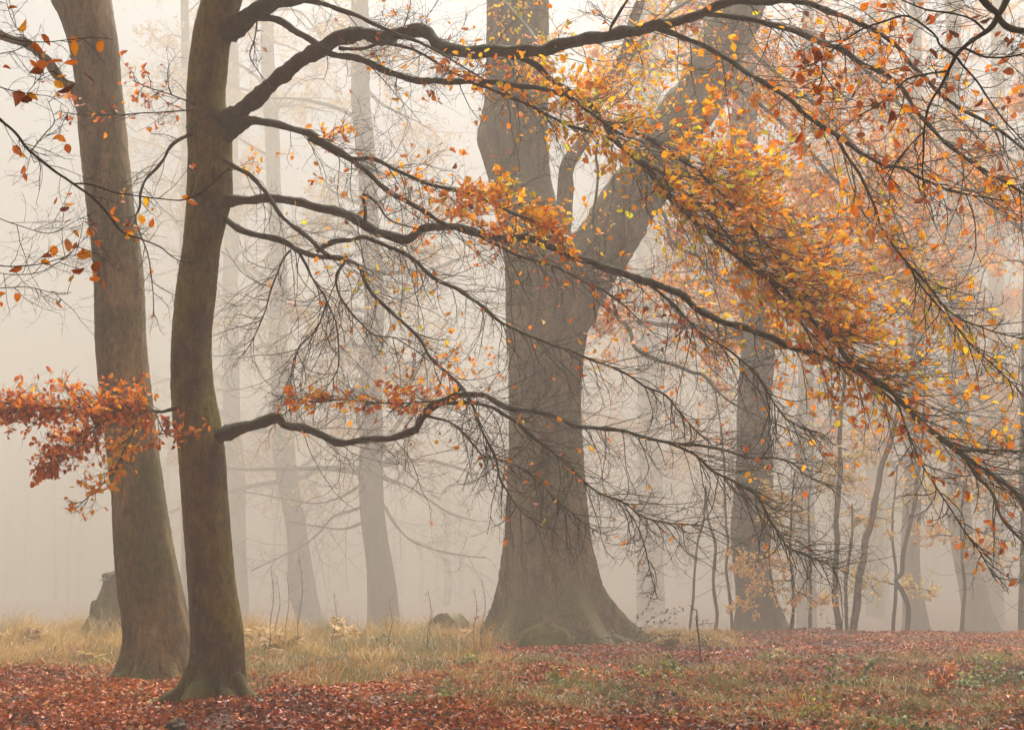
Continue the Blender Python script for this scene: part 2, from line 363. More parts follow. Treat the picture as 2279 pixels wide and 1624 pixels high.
# ------------------------------------------------------------------ the front beech with its long limbs
def limb(spec, d0, d1, step=9):
    q = cr(spec, step); s = np.concatenate([[0], np.cumsum(np.linalg.norm(np.diff(q[:, :2], axis=0), axis=1))]); s /= s[-1]
    L_ = len(s); ph = rng.random(4)*6.28; u_ = np.arange(L_)*step; am = np.minimum(q[:, 2]*.16+.8, 4)*np.sin(np.pi*np.clip(s, 0, 1))**.3
    q[:, 0] += am*(np.sin(u_/33+ph[0])+.35*np.sin(u_/14+ph[1])); q[:, 1] += am*(np.sin(u_/29+ph[2])+.35*np.sin(u_/12+ph[3]))
    D = d0 + (d1-d0)*s; return at(q[:, 0], q[:, 1], D), q[:, 2]/2*D/F
def tree_limbs(tree, LB, mat, seed0=10, twig=M_TWIG):
    done = {}
    for i, (key, par, d0, d1, spec, o) in enumerate(LB):
        if par:
            pp = done[par]; vx, vy = proj(pp); j = np.argmin((vx-spec[0][0])**2+(vy-spec[0][1])**2); d0 = pp[j, 1]
            if d1 is None: d1 = d0 - .8
        pts, rad = limb(spec, d0, d1); done[key] = pts
        b = limb_mesh(pts, rad, mat, tree, seed=seed0+i, sides=14 if rad.max() > .03 else 7)
        vlen = np.abs(np.diff(np.array(spec)[:, :2], axis=0)).sum()
        oo = dict(o); dn = oo.pop('dn', 1.0); n1 = max(3, int(vlen/15*dn))
        foliage(b, pts, n1, tw=twig, **oo)
    return done

LIMBS = [
 ('L1', None, 15.75, 10.8, [(470,300,46),(505,268,46),(547,236,40),(614,182,36),(681,125,35),(715,108,35),(755,88,35),(816,74,34),(850,82,33),(883,77,32),(934,72,31),(978,98,32),(1018,111,31),(1085,118,30),(1136,116,30),(1185,110,29),(1228,108,29),(1295,91,28),(1380,71,27),(1430,70,26),(1464,60,25),(1531,37,23),(1598,17,21),(1640,5,19),(1740,0,16),(1807,13,15),(1880,37,12),(1926,61,11),(1990,97,10),(2030,145,9),(2078,199,9),(2128,236,8),(2179,263,8),(2229,296,7),(2300,350,6)], dict(dn=.9, s0=.15, bias=(.15,0,-.35), L=(.25,.8))),
 ('L1b', 'L1', 10.6, [(1460,64,14),(1507,77,13),(1565,104,12),(1632,142,12),(1691,178,11),(1758,226,11),(1792,256,11),(1859,300,11),(1909,337,9),(1960,364,8),(2010,376,7),(2061,404,7),(2145,431,5),(2290,458,3)], dict(dn=1.3, bias=(.4,0,-.35), L=(.3,.9))),
 ('L1s', 'L1b', 10.4, [(1859,300,8),(1876,330,7),(1910,387,7),(1943,456,6.5),(1960,499,6),(1997,560,6),(2017,587,6),(2078,648,5),(2095,674,5),(2128,705,4),(2179,728,3.5),(2290,758,3)], dict(dn=1.1, bias=(.5,0,-.3), L=(.15,.6), k3=3)),
 ('L1t', 'L1s', 10.5, [(2017,587,5),(2054,641,4.5),(2091,685,4),(2138,742,4),(2179,783,3),(2290,890,2)], dict(dn=1.1, bias=(.4,0,-.4), L=(.15,.5))),
 ('L1c', 'L1', 10.2, [(1570,30,13),(1598,34,12),(1640,40,12),(1724,57,12),(1775,72,12),(1825,98,12),(1876,111,12),(1926,145,11),(1977,172,11),(2010,202,10),(2044,249,10),(2078,293,9),(2111,327,9),(2162,360,9),(2212,391,8),(2290,440,7)], dict(dn=1.2, bias=(.3,0,-.3), L=(.25,.8))),
 ('L1d', 'L1', 11.6, [(1125,118,16),(1154,128,15),(1194,148,14),(1235,182,13),(1275,209,13),(1302,229,14),(1336,266,13),(1363,300,12),(1397,340,12),(1440,377,11),(1474,421,11),(1531,475,11),(1565,516,10),(1632,563,10),(1681,600,11),(1724,634,11),(1768,671,10),(1815,718,10),(1859,765,10),(1890,805,10),(1943,843,10),(1994,883,12),(2044,934,13),(2095,977,13),(2131,1005,11),(2173,1033,9),(2229,1073,7),(2290,1130,5)], dict(dn=1.9, bias=(.8,0,-.12), L=(.45,1.5), lf=1.5, ang=(8,60), stretch=.4, leafbias=(.5,0,-.2), s0=.12, grav=.05)),
 ('L1e', 'L1d', None, [(1336,266,8),(1420,300,7),(1500,345,7),(1570,400,6),(1640,470,6),(1700,540,5),(1760,620,4),(1800,680,4)], dict(dn=1.3, bias=(.8,0,-.1), L=(.4,1.2), lf=1.5, ang=(10,60), stretch=.5, leafbias=(.5,0,-.2), grav=.05)),
 ('L1f', 'L1d', None, [(1397,340,7),(1470,385,6),(1540,440,6),(1610,515,5),(1680,590,5),(1760,690,5),(1830,770,4),(1900,850,3)], dict(dn=1.1, bias=(.7,0,-.1), L=(.4,1.0), lf=1.5, ang=(10,60), stretch=.5, leafbias=(.5,0,-.2), grav=.05)),
 ('L1g', 'L1d', None, [(2131,1003,8),(2180,1000,6),(2230,1003,5),(2290,1006,4)], dict(dn=1, L=(.1,.4), lf=.8)),
 ('L1h', 'L1d', None, [(2150,1020,8),(2173,1058,8),(2201,1087,7),(2223,1143,7),(2251,1179,6),(2290,1215,4)], dict(dn=1.2, L=(.15,.6), lf=.6, bias=(.3,0,-.5))),
 ('L1i', 'L1d', None, [(1990,880,6),(2020,960,5),(2060,1050,4),(2120,1140,3.5),(2170,1215,3),(2215,1290,2)], dict(dn=1.3, L=(.1,.45), lf=.9, bias=(.2,0,-.4))),
 ('L1j', 'L1', None, [(755,108,9),(816,108,8),(850,99,7),(910,108,7),(944,121,7),(984,148,7),(1028,172,6),(1080,185,4)], dict(dn=1.2, L=(.15,.5))),
 ('L1k', 'L1', None, [(1355,78,6),(1362,55,8),(1385,20,7),(1410,-20,5)], dict(dn=1.0, L=(.2,.5))),
 ('L0', None, 15.75, 14.6, [(480,95,56),(515,60,52),(560,32,44),(610,12,36),(660,-4,30),(760,-30,26),(900,-60,20)], dict(dn=.3, L=(.2,.6), bias=(.2,0,-.6))),
 ('L0b', 'L0', 13.4, [(650,0,12),(698,3,12),(749,20,12),(800,40,11),(850,61,9),(930,95,8),(1000,130,5),(1080,180,3)], dict(dn=.8, L=(.2,.6))),
 ('L0c', 'L0', 12.6, [(540,40,24),(575,36,18),(614,44,16),(658,71,16),(698,94,16),(742,121,15),(782,128,15),(833,148,15),(883,165,15),(950,182,14),(1018,184,13),(1060,180,12),(1100,182,12),(1161,195,11),(1228,202,11),(1275,219,10),(1310,250,8),(1380,300,6)], dict(dn=1.3, L=(.2,.7), bias=(.2,0,-.2), s0=.3)),
 ('L0d', 'L0c', 12.5, [(1045,182,8),(1094,199,7),(1144,222,7),(1211,253,7),(1262,276,7),(1329,300,6),(1380,327,5),(1460,400,4),(1530,480,3)], dict(dn=1.8, L=(.2,.6), bias=(.4,0,-.3))),
 ('L0e', 'L0', None, [(572,45,4),(565,90,3.5),(557,125,3),(580,165,2.5),(605,195,2)], dict(dn=.5, L=(.08,.25), lf=0)),
 ('L2', None, 15.75, 12.6, [(490,320,44),(520,290,32),(560,268,22),(597,270,18),(641,283,16),(698,307,16),(749,330,12),(782,350,10),(833,357,9),(883,381,9),(934,401,8),(984,418,8),(1035,431,7),(1085,448,6),(1136,472,6),(1200,500,4),(1260,530,3)], dict(dn=1.6, L=(.2,.65), s0=.2, bias=(.25,0,-.15))),
 ('L2b', 'L2', 13.2, [(690,308,15),(749,340,13),(789,364,12),(816,381,12),(843,408,11),(883,438,11),(934,465,10),(984,495,10),(1052,517,8),(1085,536,7),(1136,560,6),(1178,577,6),(1228,592,6),(1295,624,5),(1346,648,4),(1400,690,3)], dict(dn=1.6, L=(.2,.65), bias=(.25,0,-.1))),
 ('L3', None, 15.75, 12.4, [(470,455,40),(515,448,26),(547,444,20),(614,441,19),(681,458,20),(749,468,22),(782,478,22),(809,502,21),(850,522,21),(900,529,21),(944,508,18),(1001,508,18),(1052,515,18),(1119,529,18),(1185,533,18),(1228,550,17),(1295,577,17),(1363,604,17),(1430,620,17),(1514,658,16),(1548,685,15),(1598,708,15),(1665,735,15),(1741,762,14),(1808,786,13),(1876,813,11),(1940,850,8),(2000,905,5)], dict(dn=1.1, L=(.25,.8), s0=.15, bias=(.25,0,-.45), lf=.8)),
 ('L3b', 'L3', None, [(1430,622,6),(1500,680,6),(1560,740,5),(1620,780,5),(1680,830,5),(1725,900,4),(1760,940,4),(1830,965,3)], dict(dn=2.2, L=(.25,.8), bias=(.2,0,-.4), lf=.9)),
 ('L3c', 'L3', None, [(809,500,8),(812,472,8),(809,435,8),(840,455,6),(870,490,4),(930,510,3)], dict(dn=.8, L=(.1,.4))),
 ('L4', None, 15.75, 14.2, [(470,470,30),(503,489,15),(547,515,15),(597,530,14),(638,542,14),(658,555,13),(698,567,12),(732,573,12),(766,580,11),(796,590,9),(809,624,8),(833,658,8),(866,691,8),(900,721,7),(934,755,7),(957,796,7),(1001,836,6.5),(1028,860,6),(1051,899,6),(1071,960,5.5),(1102,1016,5),(1111,1058,4.5),(1125,1085,4),(1150,1128,3),(1195,1165,2)], dict(dn=1.5, L=(.25,.85), s0=.15, bias=(0,0,-.5), lf=.7)),
 ('L4b', None, 15.6, 14.9, [(500,355,14),(530,376,10),(555,390,10),(586,424,10),(610,455,10),(634,486,9),(681,526,10),(715,560,10),(740,574,9)], dict(dn=.9, L=(.2,.6), lf=.5, bias=(0,0,-.3))),
 ('L4c', 'L4', 13.4, [(705,560,10),(725,547,12),(756,536,12),(782,533,10),(806,526,10),(833,536,10),(883,560,10),(924,580,10),(950,604,10),(984,627,9),(1035,658,9),(1085,691,8),(1136,728,7),(1211,762,6.5),(1262,776,6),(1329,806,5.5),(1386,829,5),(1430,856,5),(1481,880,4.5),(1514,920,4),(1541,951,4),(1582,988,3)], dict(dn=1.7, L=(.25,.8), bias=(.15,0,-.4), lf=.7)),
 ('L4d', 'L4', None, [(660,556,8),(681,590,6),(692,614,5),(705,634,5),(728,671,5),(715,708,4),(698,738,4),(665,772,3.5),(651,819,3),(645,920,2)], dict(dn=1.5, L=(.35,.9), bias=(-.3,0,-.3), k2=4, lf=.3)),
 ('L4e', 'L4', None, [(766,585,7),(749,614,6),(756,658,5),(782,698,4.5),(809,725,4),(833,745,3.5),(883,755,3),(940,790,2)], dict(dn=1.5, L=(.3,.85), bias=(0,0,-.4), k2=4, lf=.4)),
 ('L4f', 'L4', None, [(645,558,5),(627,580,4),(607,631,4),(592,690,3.5),(570,740,3),(540,790,2)], dict(dn=1.5, L=(.3,.8), bias=(-.4,0,-.2), k2=4, lf=.3)),
 ('L4g', 'L4d', None, [(728,671,4),(749,725,3.5),(752,809,3),(735,850,2),(700,900,2)], dict(dn=1.5, L=(.3,.8), bias=(-.3,0,-.3), k2=4, lf=.3)),
 ('L5', None, 15.75, 14.0, [(450,990,50),(490,968,36),(530,957,30),(560,948,27),(589,936,26),(622,926,22),(632,942,18),(673,955,18),(715,969,17),(743,983,17),(765,984,16),(799,977,14),(841,977,14),(869,977,15),(897,969,16),(925,952,17),(942,927,18),(967,901,17),(995,890,14),(1029,882,13),(1060,879,13),(1080,882,12),(1108,896,12),(1150,910,12),(1185,915,11),(1220,924,11),(1276,944,10),(1332,952,9),(1374,958,9),(1430,972,8),(1486,983,7),(1570,994,6.5),(1613,1002,6),(1669,1017,6),(1724,1019,4.5),(1766,1033,3.5),(1795,1058,3),(1850,1080,2)], dict(dn=1.5, L=(.25,.8), s0=.12, bias=(.05,0,-.35), lf=.6)),
 ('L5b', 'L5', 13.8, [(975,897,9),(1046,896,9),(1094,908,8),(1122,924,8),(1150,941,7.5),(1192,977,7),(1228,1005,6),(1262,1030,5.5),(1290,1061,5),(1332,1097,5),(1385,1117,4),(1430,1148,3.5),(1486,1162,3),(1554,1170,2)], dict(dn=2.6, L=(.25,.8), bias=(.1,0,-.35), lf=.6)),
 ('L5c', 'L5b', None, [(1385,1117,3.5),(1416,1170,3),(1436,1221,3),(1447,1269,2.5),(1462,1330,2)], dict(dn=1.5, L=(.15,.4), lf=.3)),
 ('L5d', 'L5', 13.4, [(1480,982,6.5),(1542,1011,6),(1585,1045,6),(1640,1075,6),(1682,1106,5.5),(1713,1157,5),(1738,1193,4.5),(1758,1221,4),(1808,1241,3),(1860,1265,2)], dict(dn=3.2, L=(.25,.8), bias=(.15,0,-.3), lf=.5)),
 ('L5e', 'L5', None, [(950,925,6),(995,938,5),(1023,958,5),(1060,997,4.5),(1080,1015,4),(1136,1030,4),(1200,1075,3),(1270,1140,2.5),(1330,1185,2)], dict(dn=2.0, L=(.2,.6), bias=(0,0,-.4), lf=.5)),
 ('L5f', 'L4', None, [(1028,862,7),(1000,880,5),(960,893,4),(880,898,3.5),(780,890,3),(700,895,2.5),(640,888,2)], dict(dn=2.6, L=(.12,.4), bias=(-.4,0,.0), lf=.9, ang=(15,65))),
 ('L6', None, 15.6, 15.0, [(462,280,18),(440,294,11),(414,306,8),(380,327,7.5),(364,353,7),(347,374,7),(323,397,6),(313,431,5.5),(313,461,5),(303,491,4),(327,563,3),(340,644,2.5),(343,705,2)], dict(dn=1.0, L=(.15,.5), lf=1.2, bias=(-.2,0,-.2))),
 ('L7', None, 15.6, 14.8, [(440,245,8),(412,247,4),(380,250,3.5),(320,251,3),(260,256,3),(202,259,2.5),(135,249,2)], dict(dn=1.3, L=(.12,.45), lf=6.5, hue=.42, bias=(-.3,0,0))),
 ('L7b', None, 15.6, 15.0, [(440,235,8),(412,222,3.5),(380,212,3),(337,199,2.5),(295,180,2)], dict(dn=1.5, L=(.12,.45), lf=8, hue=.42)),
 ('L8', None, 15.6, 14.6, [(420,908,14),(383,910,8),(359,914,7),(330,912,6),(309,918,7),(280,907,7),(224,901,6),(140,907,4),(56,899,3),(-10,896,2)], dict(dn=5, L=(.16,.42), lf=4.6, size=.07, dens=False, hue=.52, grav=0, bias=(-.35,0,.0), s0=.12, ang=(20,75))),
 ('L8b', 'L8', None, [(290,912,5),(233,938,4),(196,969,3.5),(150,1000,3),(110,1030,2)], dict(dn=3.4, L=(.14,.34), lf=3.6, size=.07, dens=False, hue=.47, bias=(-.2,0,-.1))),
 ('L8c', 'L8', None, [(300,915,4),(297,960,3.5),(275,1005,3),(250,1050,3),(225,1080,2.5),(180,1120,2)], dict(dn=1.6, L=(.12,.32), lf=3.2, dens=False, hue=.74, bias=(-.1,0,-.2))),
 ('L8d', 'L8', None, [(345,914,4),(353,935,3),(373,965,3),(410,972,2.5),(450,968,2)], dict(dn=1.8, L=(.08,.2), lf=1.6, dens=False, hue=.42)),
]
LIMBS = [(a[0], a[1], (a[2] if a[1] is None else None), (a[3] if a[1] is None else a[2]), a[-2], a[-1]) for a in LIMBS]

B_D = 15.75
bpos = at(470, 1555, B_D)
front = thing('beech_tree', 'dark slender foreground beech whose long crooked limbs sweep across to the right', 'tree', (bpos[0], B_D, gz(bpos[0], B_D)))
bspec = [(1585,374,570),(1555,392,556),(1530,402,546),(1500,420,543),(1460,427,543),(1420,428,542),(1380,425,538),(1300,419,524),(1200,411,514),(1100,403,506),(1000,395,499),(930,384,489),(850,380,474),(750,382,471),(650,390,481),(550,406,491),(480,412,508),(430,414,518),(350,417,517),(300,414,516),(220,414,502),(150,418,508),(100,425,513),(60,431,522),(0,447,540),(-60,462,552)]
tr, bp_, br_ = trunk_mesh('trunk', bspec, B_D, M_BARKF, front, flare=.5, lobes=5, seed=3, ext=8, hz=.3, rough=.035)
tree_limbs(front, LIMBS, M_LIMB)
def blob(name, c_, rx, ry, rz, mat, parent=None, seed=0, amp=.25, nlat=24, nlon=36, lo=-.5, t=None):
    r = np.random.default_rng(seed); la = np.linspace(lo*np.pi, .5*np.pi, nlat); lon = np.arange(nlon)*2*np.pi/nlon
    A, B = np.meshgrid(la, lon, indexing='ij'); d = np.ones_like(A)
    for k in range(14):
        f1, f2 = r.integers(1, 7), r.integers(1, 8); d += amp/(f1+f2)*1.2*np.sin(f1*A+r.random()*6)*np.cos(f2*B+r.random()*6)
    d += r.normal(size=A.shape)*amp*.05
    X_ = np.stack([rx*d*np.cos(A)*np.cos(B), ry*d*np.cos(A)*np.sin(B), rz*d*np.sin(A)], -1) + np.array(c_)
    ix = np.arange(A.size).reshape(A.shape)
    Qd = np.stack([ix[:-1], np.roll(ix, -1, 1)[:-1], np.roll(ix, -1, 1)[1:], ix[1:]], -1).reshape(-1, 4)
    return mesh(name, X_, Qd, mat, parent, smooth=True)
for k, (vx, vy, r_, ry) in enumerate([(470,258,.11,.12),(440,290,.1,.12),(478,300,.13,.12),(505,52,.09,.12)]):
    q = at(vx, vy, B_D-.14); blob('burl', q, r_*1.1, ry*.8, r_, M_MOSS, front, seed=50+k, amp=.35)

def roots(parent, cx, cy, R, specs, mat, seed=0):
    r = np.random.default_rng(seed)
    for a_, L_, w, h0 in specs:
        n_ = 12; s_ = np.linspace(0, 1, n_); an = math.radians(a_)+.25*np.sin(s_*3+r.random()*6)*s_
        rr = R*.55+L_*s_; x_ = cx+rr*np.cos(an); y_ = cy+rr*np.sin(an)
        z_ = gz(x_, y_)+h0*np.exp(-s_*4)+w*.25*(1-s_)-.07*s_**2
        P_ = np.stack([x_, y_, z_], -1); limb_mesh(P_, w*(1-.75*s_)+.01, mat, parent, 'root', 12, int(seed*10+a_) % 997, .1)
roots(front, bpos[0], B_D, .3, [(188, .6, .13, .3), (225, .3, .1, .35), (258, .5, .12, .4), (300, .45, .12, .4), (342, .6, .12, .4)], M_MOSS, 1)

# ------------------------------------------------------------------ the leaning pale beech at the left
A_D = 18.5
ap = at(350, 1500, A_D)
left = thing('beech_tree', 'pale smooth beech leaning left, standing just left of the dark slender beech', 'tree', (ap[0], A_D, gz(ap[0], A_D)))
aspec = [(1530,244,462),(1505,258,446),(1480,270,437),(1450,277,430),(1400,278,422),(1300,262,400),(1200,253,380),(1100,248,364),(1000,236,349),(850,219,331),(750,211,322),(600,208,316),(450,190,296),(300,173,281),(182,165,268),(100,150,262),(40,130,253),(0,109,247),(-60,85,235)]
_, lp_, _ = trunk_mesh('trunk', aspec, A_D, M_BARKA, left, flare=.42, lobes=6, seed=5, ext=8, hz=.35)
tree_limbs(left, [('a1', None, 18.5, 17.6, [(190,250,34),(165,205,26),(130,170,22),(100,130,22),(60,100,20),(20,85,20),(-40,60,18)], dict(dn=.4, L=(.3,.9), lf=.5)),
                  ], M_BARKA, seed0=80)

roots(left, ap[0], A_D, .42, [(186, .6, .14, .5), (222, .5, .13, .4), (262, .5, .14, .5), (300, .5, .13, .4), (338, .6, .14, .5)], M_BARKA, 2)

# ------------------------------------------------------------------ the great forked beech in the centre
C_D = 31.0
cpz = at(1225, 1430, C_D)
big = thing('beech_tree', 'massive old beech with flaring roots and a forked trunk in the centre', 'tree', (cpz[0], C_D, gz(cpz[0], C_D)))
cspec = [(1470,1010,1500),(1435,1045,1462),(1420,1055,1436),(1400,1066,1412),(1350,1092,1368),(1300,1108,1338),(1200,1121,1315),(1100,1124,1305),(1000,1128,1298),(900,1130,1294),(800,1130,1301),(750,1126,1308),(680,1121,1322),(620,1117,1335),(560,1114,1300),(500,1106,1262),(450,1095,1240),(400,1084,1228),(350,1070,1224),(310,1058,1222),(260,1068,1222),(200,1075,1222),(100,1076,1223),(0,1077,1223),(-60,1077,1220)]
trunk_mesh('trunk', cspec, C_D, M_BARKC, big, flare=.42, lobes=8, seed=9, ext=12, hz=.55, sides=96, step=7)
def stem(parent, spec, D0, D1, mat=M_BARKC, name='stem', seed=1, sides=28, gn=.02):
    pts, rad = limb(spec, D0, D1, 8); return limb_mesh(pts, rad, mat, parent, name, sides, seed, gn), pts
st, stp = stem(big, [(1215,840,90),(1232,760,125),(1262,680,142),(1304,600,142),(1350,530,138),(1396,462,134),(1440,395,130),(1484,325,127),(1530,250,123),(1576,168,119),(1618,80,115),(1650,0,112),(1688,-80,105)], 30.9, 29.6, seed=31)
foliage(st, stp, 40, L=(.5, 1.6), lf=5, s0=.5, size=.1, r1=.008, bias=(.3, 0, -.4), hi=False)
st2, stp2 = stem(big, [(1235,580,40),(1250,500,36),(1258,430,38),(1264,385,34),(1282,330,30),(1302,300,30),(1335,220,28),(1378,140,27),(1400,80,25),(1418,30,24),(1440,-40,22)], 30.7, 30.2, seed=32)
foliage(st2, stp2, 26, L=(.4, 1.4), lf=2.2, s0=.25, size=.1, r1=.007, hi=False)
roots(big, cpz[0], C_D, 1.35, [(186, 1.3, .26, .9), (212, 1.3, .2, .9), (240, 1.1, .2, 1.0), (266, 1.0, .18, .9), (292, 1.1, .2, 1.0), (316, 1.3, .2, .9), (338, 1.5, .24, .9), (354, 1.7, .26, .8)], M_BARKC, 3)
CL = [
 ('c1', None, 29.9, 24.5, [(1600,170,10),(1700,240,9),(1800,335,8),(1900,450,7),(1990,560,6),(2060,650,5),(2110,720,3)], dict(dn=1.3, L=(.5,1.5), lf=7, bias=(.4,0,-.4), size=.1, mat=M_LEAF, hi=False, r1=.007)),
 ('c2', None, 29.9, 25.5, [(1640,90,10),(1760,190,9),(1880,300,8),(1960,420,6),(2010,520,5),(2040,600,3)], dict(dn=1.3, L=(.5,1.5), lf=7, bias=(.4,0,-.4), size=.1, mat=M_LEAF, hi=False, r1=.007)),
 ('c3', None, 30.3, 24.5, [(1540,300,12),(1620,370,9),(1700,460,8),(1770,550,7),(1840,640,5),(1900,740,3)], dict(dn=1.3, L=(.5,1.5), lf=7, bias=(.4,0,-.4), size=.1, hi=False, r1=.007)),
 ('c4', None, 30.3, 22.5, [(1290,640,22),(1339,674,12),(1375,705,10),(1400,735,9),(1410,769,9),(1447,796,9),(1498,813,8),(1538,827,8),(1565,833,8),(1592,867,6),(1632,900,5),(1731,944,4),(1800,980,3)], dict(dn=1.6, L=(.4,1.1), lf=1.3, bias=(.1,0,-.35), size=.09, s0=.1, r1=.006)),
 ('c5', None, 30.5, 23.5, [(1430,430,16),(1470,470,9),(1481,486,9),(1490,530,8),(1520,557,8),(1555,570,7),(1582,604,6),(1619,628,5),(1665,644,4),(1740,690,3)], dict(dn=1.6, L=(.4,1.2), lf=1.6, bias=(.1,0,-.35), size=.09, r1=.006, hue=.6)),
 ('c6', None, 30.3, 25.5, [(1330,560,12),(1322,520,7),(1318,480,6),(1327,430,6),(1333,385,6),(1325,340,5),(1335,290,4)], dict(dn=1.2, L=(.3,.8), lf=1.2, size=.09, r1=.005)),
 ('c7', None, 30.5, 20.5, [(1185,-60,16),(1120,-20,9),(1145,30,7),(1175,65,6),(1205,110,5),(1225,160,4)], dict(dn=2.0, L=(.3,.9), lf=2.0, size=.085, r1=.005)),
 ('c8', None, 30.1, 22.5, [(1660,20,14),(1560,-10,9),(1480,40,8),(1420,100,7),(1380,180,5),(1350,250,3)], dict(dn=2.0, L=(.4,1.2), lf=4.5, size=.1, hi=False, r1=.006)),
 ('c9', None, 29.9, 23.5, [(1655,50,14),(1750,60,10),(1850,100,8),(1960,190,7),(2080,320,6),(2180,430,5),(2278,520,3)], dict(dn=1.3, L=(.5,1.5), lf=7, bias=(.4,0,-.4), size=.1, mat=M_LEAF, hi=False, r1=.007)),
]
tree_limbs(big, CL, M_LIMB, seed0=120)

def shade_canopy(parent, pts, seed, xr, yr, zmin, nl=30, lv=42000):
    # added canopy, out of view above the frame, to darken the near fog
    global rng; keep = rng; rng = np.random.default_rng(seed)
    hi_ = pts[pts[:, 2] > zmin]; P0 = hi_[rng.integers(0, len(hi_), nl)]; tx = rng.uniform(*xr, nl); ty = rng.uniform(*yr, nl)
    tz = 4.6+.44*np.clip(ty, 0, 99)+rng.uniform(0, 5, nl); T_ = np.stack([tx, ty, tz], -1); s_ = np.linspace(0, 1, 14)[None, :, None]
    P = P0[:, None]*(1-s_)+T_[:, None]*s_+np.array([0, 0, 1.])*2.2*np.sin(s_*np.pi)+np.cumsum(rng.normal(size=(nl, 14, 3))*.09, 1)
    a, T, _, _ = sub(P, 12, .25); p1 = grow(a, side_dir(T, 30, 80, 1), np.full(len(a), 2.2), 6, .5, 0, .1); p1[..., 2] = np.maximum(p1[..., 2], 3.6+.44*np.clip(p1[..., 1], 0, 99))
    V, Q_ = merge([tubes(P, np.linspace(.11, .02, 14)[None]*np.ones((nl, 1)), 6), tubes(p1, np.linspace(.02, .006, 7)[None]*np.ones((len(p1), 1)), 3)])
    cw = mesh('crown', V, Q_, M_LIMB, parent); NP = p1[:, 1:].reshape(-1, 3); q = NP[rng.integers(0, len(NP), lv)]+rng.normal(size=(lv, 3))*.3  # unseen limbs and leaves added over the camera to block sky light
    q[:, 2] = np.maximum(q[:, 2], 3.4+.44*np.clip(q[:, 1], 0, 99))
    leaves('leaves', q, rng.normal(size=(lv, 3)), rng.normal(size=(lv, 3))*.5+[0, 0, 1], .17*(.6+.7*rng.random(lv)), np.clip(.5+rng.normal(size=lv)*.2, 0, 1), M_LEAF, cw, hi=False)
    rng = keep
shade_canopy(front, bp_, 901, (-9, 16), (-12, 9), 10); shade_canopy(left, lp_, 902, (-16, 9), (-12, 10), 11.5)

# ------------------------------------------------------------------ trees further back
def crown(parent, pts, rad, n, L, seed, zlo=5., lv=7000, hue=.5, mat=M_FARL, size=.16, drop=.1, side=0):
    """limbs, twigs and leaves of a tree behind"""
    global rng
    keep = rng; rng = np.random.default_rng(seed)
    h = pts[:, 2]; ok = np.where(h > zlo)[0]
    if len(ok) < 3: ok = np.arange(len(pts)//2, len(pts))
    i = rng.choice(ok, n); P0 = pts[i]; az = rng.random(n)*2*np.pi
    el = np.radians(rng.uniform(5, 50, n)); D0 = np.stack([np.cos(az)*np.cos(el), np.sin(az)*np.cos(el)*.7, np.sin(el)], -1)
    Ls = L*(.5+.7*rng.random(n)); p0 = grow(P0, D0, Ls, 12, .5, .9, .1, .2)
    r0 = np.maximum(rad[i]*.28, .02)[:, None]*np.linspace(1, .2, 13)[None]
    a, T, pi, s = sub(p0, 9, .15); L1 = Ls[pi]*.5*(.5+.7*rng.random(len(a)))*(1.1-.5*s)
    p1 = grow(a, side_dir(T, 25, 70, .8), L1, 7, .6, .3, .1, .3)
    a, T, pi, s = sub(p1, 6, .15); L2 = L1[pi]*.45*(.5+.7*rng.random(len(a)))
    p2 = grow(a, side_dir(T, 25, 70, .8), L2, 5, .7, .1, .12, .2)
    a, T, pi, s = sub(p2, 3, .2); L3 = L2[pi]*.5*(.5+.7*rng.random(len(a)))
    p3 = grow(a, side_dir(T, 25, 70, .8), L3, 3, .7, 0, .12, .2)
    sc = lambda P, a_, b_: np.linspace(a_, b_, P.shape[1])[None]*np.ones((len(P), 1))
    V, Q_ = merge([tubes(p0, r0, 6), tubes(p1, sc(p1, .022, .01), 4), tubes(p2, sc(p2, .01, .006), 3), tubes(p3, sc(p3, .006, .004), 3)])
    cw = mesh('crown', V, Q_, M_BARKFAR, parent)
    NP = np.concatenate([p2[:, 1:].reshape(-1, 3), p3[:, 1:].reshape(-1, 3)]); 
    k = rng.integers(0, len(NP), int(lv*3.2)); N = len(k)
    # leafy patches: keep leaves where a slow noise is high
    q = NP[k]; f = np.sin(q[:, 0]*1.1+seed)+np.sin(q[:, 2]*1.7+seed*2)+np.sin(q[:, 1]*.9+q[:, 0]*.6)
    kk = f > -.4; q = q[kk]; N = len(q)
    leaves('leaves', q+rng.normal(size=(N, 3))*.08, rng.normal(size=(N, 3))+[0, 0, -.3], rng.normal(size=(N, 3))+[0, -.3, .5], size*(.6+.7*rng.random(N)),
           np.clip(hue+rng.normal(size=N)*.2, 0, 1), mat, cw, hi=False)
    rng = keep
def far_tree(label, spec, D, seed, bmat=M_BARKFAR, flare=.25, ext=12, n=16, L=6, zlo=5, lv=7000, hue=.5, group='beeches fading into the fog', **kw):
    y0, xl, xr = spec[0]; q = at((xl+xr)/2, y0, D); g = float(gz(q[0], D))
    t = thing('beech_tree', label, 'tree', (q[0], D, g), group=group); n = int(n*1.5); L = L*1.15; orange = (xl+xr)/2 > 1300
    if orange: lv = int(lv*1.5); kw['mat'] = M_LEAF; hue = .58
    # carry the trunk down to the ground
    yb = proj(np.array([q[0], D, g-.3]))[1]
    if yb > y0 + 3: spec = [(float(yb), xl-(xr-xl)*.12, xr+(xr-xl)*.12)] + list(spec)
    o_, pts, rad = trunk_mesh('trunk', spec, D, bmat, t, flare=flare, lobes=6, seed=seed, ext=ext, hz=.5, sides=28, rough=.025)
    if n: crown(t, pts, rad, n, L, seed+500, zlo, lv, hue, **kw)
    return t
